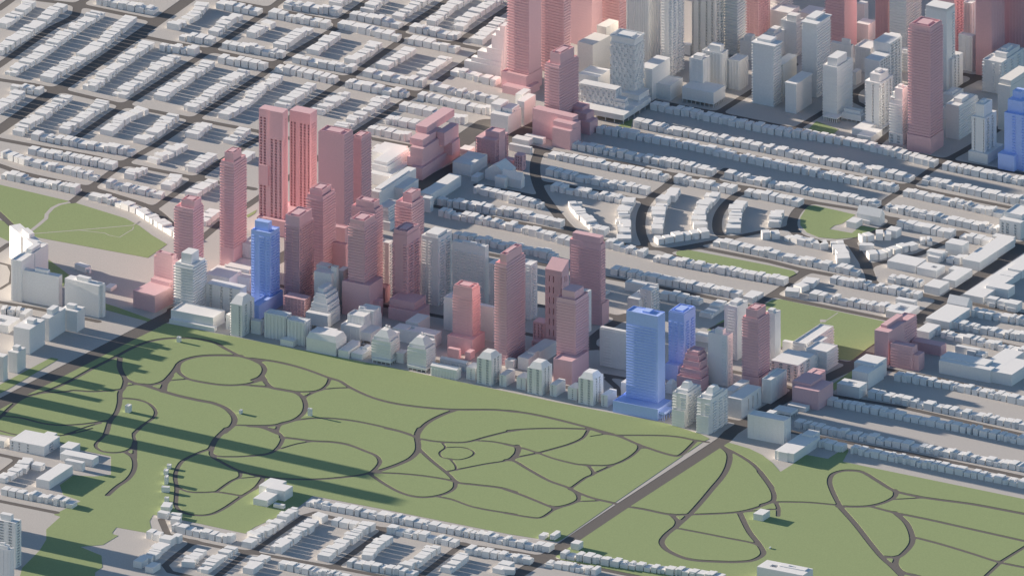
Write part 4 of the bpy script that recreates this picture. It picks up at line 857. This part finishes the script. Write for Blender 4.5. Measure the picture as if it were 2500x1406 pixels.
bld("large flat school building with a long wing, right edge", 'W', [("wall", 'plain', 2418, 935, 2292, 2430, 904), ("right_wing", 'plain', 2470, 943, 2400, 2520, 915), ("roof_block", 'plain', 2450, 920, 2405, 2500, 892), ("left_wing", 'plain', 2405, 925, 2295, 2425, 892)], "school", "school")
bld("long narrow white shed in the yard above the large school", 'W', [("wall", 'plain', 2388, 872, 2332, 2394, 855)])
bld("square white building right of the pink housing slab's tail", 'W', [("wall", 'plain', 2268, 830, 2236, 2296, 812), ("side_block", 'plain', 2290, 820, 2276, 2298, 806)])
bld("white flat building with a roof court at the upper right corner of the square lawn", 'W', [("wall", 'court', 2214, 784, 2163, 2245, 768, dict(hole=(.25, .7, .25, .75), floor=.7)), ("rear_block", 'plain', 2232, 752, 2186, 2240, 738)])
bld("long white angled building across the right avenue from the square lawn", 'W', [("wall", 'plain', 2318, 806, 2260, 2370, 787), ("wing", 'plain', 2322, 788, 2300, 2345, 770)])
bld("white steep-roofed chapel above the angled building", 'W', [("roof", 'gable', 2360, 768, 2312, 2374, 732)], "chapel", "chapel")
bld("white church with a big gabled roof and flat annex on the circular lawn", 'W', [("nave", 'gable', 2148, 552, 2092, 2160, 515), ("annex", 'plain', 2090, 560, 2066, 2106, 545), ("link_wing", 'plain', 2122, 550, 2096, 2130, 541)], "church", "church")
bld("white building with a jagged ornate top at the right edge", 'W', [("wall", 'win', 2492, 586, 2440, 2520, 545, dict(S=((.1, .2), (.3, .45), (.7, .8)), sp=1.2)), ("roof_block", 'bal', 2494, 578, 2452, 2525, 528, dict(pr=.4))])
bld("white L-shaped flat block left of the ornate building", 'W', [("wall", 'plain', 2436, 630, 2396, 2478, 612), ("rear_block", 'plain', 2470, 600, 2422, 2480, 585), ("front_block", 'plain', 2392, 662, 2350, 2436, 641)])
bld("long white block with a square light well near the right avenue", 'W', [("wall", 'court', 2286, 680, 2238, 2307, 662, dict(hole=(.55, .8, .4, .65), floor=.1)), ("left_wing", 'plain', 2236, 668, 2166, 2262, 650)])
bld("white flat block right below the one with the light well", 'W', [("wall", 'plain', 2332, 703, 2300, 2374, 686), ("rear_block", 'plain', 2362, 680, 2316, 2374, 665)])
bld("white flat building below the light-well block, at the avenue's lower bend", 'W', [("wall", 'plain', 2294, 722, 2256, 2318, 704)])
bld("long white commercial strip along the right avenue at the right edge", 'W', [("wall", 'plain', 2400, 742, 2352, 2560, 727), ("rear_block", 'plain', 2461, 729, 2407, 2478, 708), ("step", 'plain', 2414, 724, 2380, 2430, 711), ("step", 'plain', 2474, 692, 2440, 2490, 676), ("step", 'plain', 2495, 682, 2460, 2520, 662)])
for x, y, l, r, t, wh in ((2432, 751, 2408, 2441, 732, "left"), (2455, 756, 2434, 2464, 738, "middle"), (2483, 763, 2453, 2496, 744, "right")):
    bld("%s one of three white houses in front of the long commercial strip" % wh, 'W', [("wall", 'plain', x, y, l, r, t), ("porch", 'plain', x - 4, y + 1, l + 6, x + 1, y - 9)], "house", "house", group="three houses before the commercial strip")
bld("white villa-like building in the middle block right of the radial street", 'W', [("wall", 'plain', 2350, 630, 2308, 2366, 600), ("wing", 'plain', 2300, 640, 2262, 2310, 620)])
bld("taller white corner house at the circle's lower right", 'W', [("wall", 'plain', 2188, 583, 2163, 2201, 565)], "house", "house")
# ---- west side
g0 = [Vector(gp(*q)) for q in ((23, 629), (82, 676), (102, 669), (49, 624))]
cx = sum((q for q in g0), Vector((0, 0))) / 4
root = link(bpy.data.objects.new("tower", None)); root.location = (cx.x, cx.y, 0.1)
setp(root, "bright sun-lit white slab at the far left with a recessed stair shaft", "tower")
lp = [(q.x - cx.x, q.y - cx.y) for q in g0]
MB().prism(lp, 0, 78 * HP).build("wall", WHITE, root)
def lerp(a, b, t): return (a[0] + (b[0] - a[0]) * t, a[1] + (b[1] - a[1]) * t)
m1, m2 = lerp(lp[0], lp[1], .38), lerp(lp[0], lp[1], .52)
o1, o2 = lerp(m1, lerp(lp[3], lp[2], .38), -.12), lerp(m2, lerp(lp[3], lp[2], .52), -.12)
MB().prism([o1, o2, m2, m1], 0, 76 * HP).build("stair_shaft", WHITE, root)
u = [lerp(lerp(lp[0], lp[1], a), lerp(lp[3], lp[2], a), b) for a, b in ((.4, .3), (.7, .3), (.7, .9), (.4, .9))]
MB().prism(u, 78 * HP + .01, 87 * HP).build("roof_block", WHITE, root)
tw("tall white slab with a narrow front behind the two wide ones, far left", 'W', 52, 738, 27, 118, 640, 'rib', n=(3, 1), pr=.6, crown=(.3, .2, .45, .2, 10))
tw("wide white slab left of its matching neighbour, far left", 'W', 143, 752, 51, 152, 676, 'plain', crown=(.35, .3, .25, .25, 8))
tw("wide white slab nearest the avenue, crossed by a diagonal shadow", 'W', 241, 777, 158, 256, 699, 'plain', crown=(.3, .35, .25, .25, 9), more=[("end_bay", 'rib', 250, 775, 235, 256, 697)], rot=-5)
tw("white apartment block with a rooftop box, upper one of the row at the avenue", 'W', 188, 812, 148, 207, 762, 'plain', crown=(.2, .3, .3, .3, 9))
tw("white apartment block with a sunlit side strip, second in the row at the avenue", 'W', 120, 834, 100, 160, 778, 'plain', crown=(.1, .2, .3, .3, 12))
tw("white apartment block third in the row at the avenue", 'W', 72, 866, 33, 110, 805, 'plain', crown=(.4, .2, .45, .3, 9))
tw("white apartment block with a notched front, fourth in the row at the avenue", 'W', 42, 912, 20, 63, 862, 'plain', crown=(.2, .2, .3, .3, 9))
tw("white apartment block cut by the left edge, fifth in the row at the avenue", 'W', 8, 932, -30, 19, 872, 'plain')
bld("low white block with a roof court behind the third apartment block", 'W', [("wall", 'court', 20, 815, -40, 50, 796, dict(hole=(.3, .7, .3, .6), floor=.6)), ("side_block", 'plain', 60, 784, 48, 80, 768)])
bld("small angular white kiosk on the wide paved yard", 'W', [("wall", 'plain', 208, 667, 182, 222, 654), ("side_block", 'plain', 218, 668, 206, 223, 660)], "kiosk", "kiosk", rot=-18)
bld("small white house cluster beside the wide white slab's right end", 'W', [("wall", 'plain', 270, 712, 254, 285, 704)], "house", "house")
tw("white tower with rows of balconies in the bottom-left corner", 'W', 38, 1388, -20, 52, 1277, 'win', S=((.3, .5), (.7, .85)), E=((.2, .9),), sp=1.5, crown=(.3, .25, .2, .3, 14))
tw("plain white tower in front of the balconied one, bottom-left corner", 'W', 24, 1450, -20, 35, 1345, 'rib', n=(4, 2), pr=.6, crown=(.2, .2, .2, .2, 8, 'step'))
bld("large white school with clustered roof boxes at the park's left edge", 'W', [("wall", 'win', 108, 1114, 24, 146, 1090, dict(S=((.05, .1), (.25, .3), (.5, .55)), E=((.3, .6),))), ("roof_block", 'plain', 120, 1090, 96, 140, 1070), ("roof_block", 'plain', 100, 1085, 90, 104, 1066)], "school", "school")
bld("white flat school wings stepping down to the lawn, left edge of the park", 'W', [("wall", 'plain', 226, 1140, 146, 241, 1122), ("rear_wing", 'plain', 175, 1115, 146, 196, 1096), ("front_wing", 'plain', 201, 1151, 158, 208, 1131)], "school", "school")
bld("long white L-shaped building beside the dark lawn shadow", 'W', [("wall", 'plain', 120, 1195, 88, 178, 1174)])
bld("warm-lit white building at the extreme left above the school", 'C', [("wall", 'plain', 10, 1094, -30, 23, 1077)])
bld("large stepped white funeral hall with flat roofs at the park's lower edge", 'W', [("wall", 'plain', 652, 1238, 618, 697, 1222), ("rear_block", 'plain', 695, 1224, 650, 715, 1199), ("left_wing", 'plain', 672, 1215, 632, 700, 1192), ("side_shed", 'plain', 692, 1243, 667, 697, 1234)], "hall", "hall")
bld("white mausoleum block standing alone in the right-hand park", 'W', [("wall", 'plain', 1862, 1273, 1839, 1880, 1257)], "mausoleum", "mausoleum")
bld("tiny white box alone on the right-hand lawn", 'W', [("wall", 'plain', 1879.5, 1340, 1877, 1883, 1336)], "shed", "shed")
bld("white building with two roof wells at the bottom edge", 'W', [("wall", 'court', 1960, 1440, 1848, 1985, 1404, dict(hole=(.2, .35, .3, .6), floor=.4)), ("rear_block", 'court', 1965, 1430, 1902, 1975, 1392, dict(hole=(.3, .6, .3, .6), floor=.5))])
for i, (x, y, l, r, t, lab) in enumerate(((439, 837, 431, 443, 826, "white box pavilion on the loop path in the park's top-left corner"), (315, 1009, 305, 322, 993, "white box pavilion left of centre, inside the small loop path"), (588, 1012, 583, 593, 1004, "smallest white box pavilion on the open lawn"), (760, 1017, 751, 763, 1000, "tall white box pavilion beside the winding central path"))):
    bld(lab, 'W', [("wall", 'plain', x, y, l, r, t), ("roof", 'rim', x, y, l, r, t - 1, dict(z0=y - t, rh=.3))], "pavilion", "pavilion", group="white pavilions in the park")
SH = ((417, 1145, 407, 419, 1137, "topmost"), (409, 1160, 399, 412, 1151, "second from top"), (409, 1183, 401, 412, 1166, "tall third"), (413, 1203, 394, 415, 1191, "wide fourth"), (411, 1227, 401, 413, 1217, "lowest"))
for x, y, l, r, t, wh in SH:
    bld("%s of the five white sheds in a column left of the park path" % wh, 'W', [("wall", 'plain', x, y, l, r, t), ("roof", 'rim', x, y, l, r, t - 1, dict(z0=y - t, rh=.2))], "shed", "shed", group="five white sheds left of the park path", rot=18)
bld("white house below the column of sheds, highest of the corner houses", 'W', [("wall", 'plain', 414, 1252, 392, 422, 1238)], "house", "house", rot=15)
bld("white house left of the short bent street at the park's corner", 'W', [("wall", 'plain', 408, 1268, 384, 416, 1254)], "house", "house")
bld("tall-fronted white house where the bent street begins", 'W', [("wall", 'plain', 440, 1268, 415, 445, 1258), ("front_block", 'plain', 438, 1282, 416, 444, 1268)], "house", "house", rot=12)
bld("white house with dark shaded front beside the bent street", 'W', [("wall", 'plain', 372, 1317, 357, 384, 1300)], "house", "house")
bld("white house with cut-away dark corner, right of the shaded-front one", 'W', [("wall", 'plain', 416, 1336, 388, 430, 1318), ("side_block", 'plain', 388, 1322, 373, 400, 1306), ("rear_block", 'plain', 436, 1328, 420, 446, 1310)], "house", "house")
bld("white gabled house at the bottom-left bend", 'W', [("wall", 'plain', 346, 1388, 325, 362, 1372)], "house", "house")
bld("small angled white house at the bottom-left bend", 'W', [("wall", 'plain', 374, 1400, 354, 392, 1386)], "house", "house")
bld("left of the two small white lodges by the lower avenue in the park", 'W', [("wall", 'plain', 1328, 1318, 1315, 1340, 1308)], "lodge", "lodge", group="two park lodges")
bld("right of the two small white lodges by the lower avenue in the park", 'W', [("wall", 'plain', 1354, 1319, 1342, 1369, 1307), ("side_block", 'plain', 1356, 1312, 1347, 1368, 1303)], "lodge", "lodge", group="two park lodges")
bld("white house with a side bay right of the lower avenue's end", 'W', [("wall", 'plain', 1412, 1344, 1393, 1424, 1328)], "house", "house")
# ---- outside the frame: left towers shadow the park, unseen top ones added to block skylight
for x, y, l, r, t, st, lab in ((-100, 951, -140, -77, 699, 'edge', "upper one beyond the left edge"), (-150, 990, -190, -127, 710, 'edge', "middle one beyond the left edge"), (-90, 1300, -140, -50, 1170, 'edge', "lower one beyond the left edge"), (-120, 1345, -180, -80, 1215, 'edge', "lowest one beyond the left edge"),
        (1330, -75, 1280, 1365, -420, 'plain', "first added skylight blocker beyond the top edge"), (1440, -90, 1385, 1475, -430, 'plain', "second added skylight blocker beyond the top edge"), (1560, -80, 1510, 1600, -430, 'plain', "third added skylight blocker beyond the top edge"), (1690, -85, 1640, 1730, -420, 'plain', "fourth added skylight blocker beyond the top edge"), (1820, -70, 1770, 1860, -430, 'plain', "fifth added skylight blocker beyond the top edge"),
        (1960, -75, 1905, 2000, -440, 'plain', "sixth added skylight blocker beyond the top edge"), (2100, -70, 2050, 2140, -430, 'plain', "seventh added skylight blocker beyond the top edge"), (2250, -65, 2200, 2290, -420, 'plain', "eighth added skylight blocker beyond the top edge"), (2400, -60, 2350, 2440, -420, 'plain', "ninth added skylight blocker beyond the top edge")):
    tw("tower outside the picture, " + lab, 'W', x, y, l, r, t, st)
tw("warm-lit white slab wedged between two slatted pink towers of the western cluster", 'W', 949, 722, 924, 960, 596, 'col', S=((.1, .6),), E=((.2, .7),))
bld("white block with warm sunlit edges behind the ziggurat apartments", 'W', [("wall", 'plain', 809, 764, 767, 826, 670), ("side_block", 'rib', 822, 760, 808, 828, 655, dict(n=(1, 1))), ("roof_block", 'plain', 800, 750, 772, 812, 652)])
bld("small white block tucked left of the smooth pink tower", 'W', [("wall", 'plain', 838, 748, 824, 852, 662)])
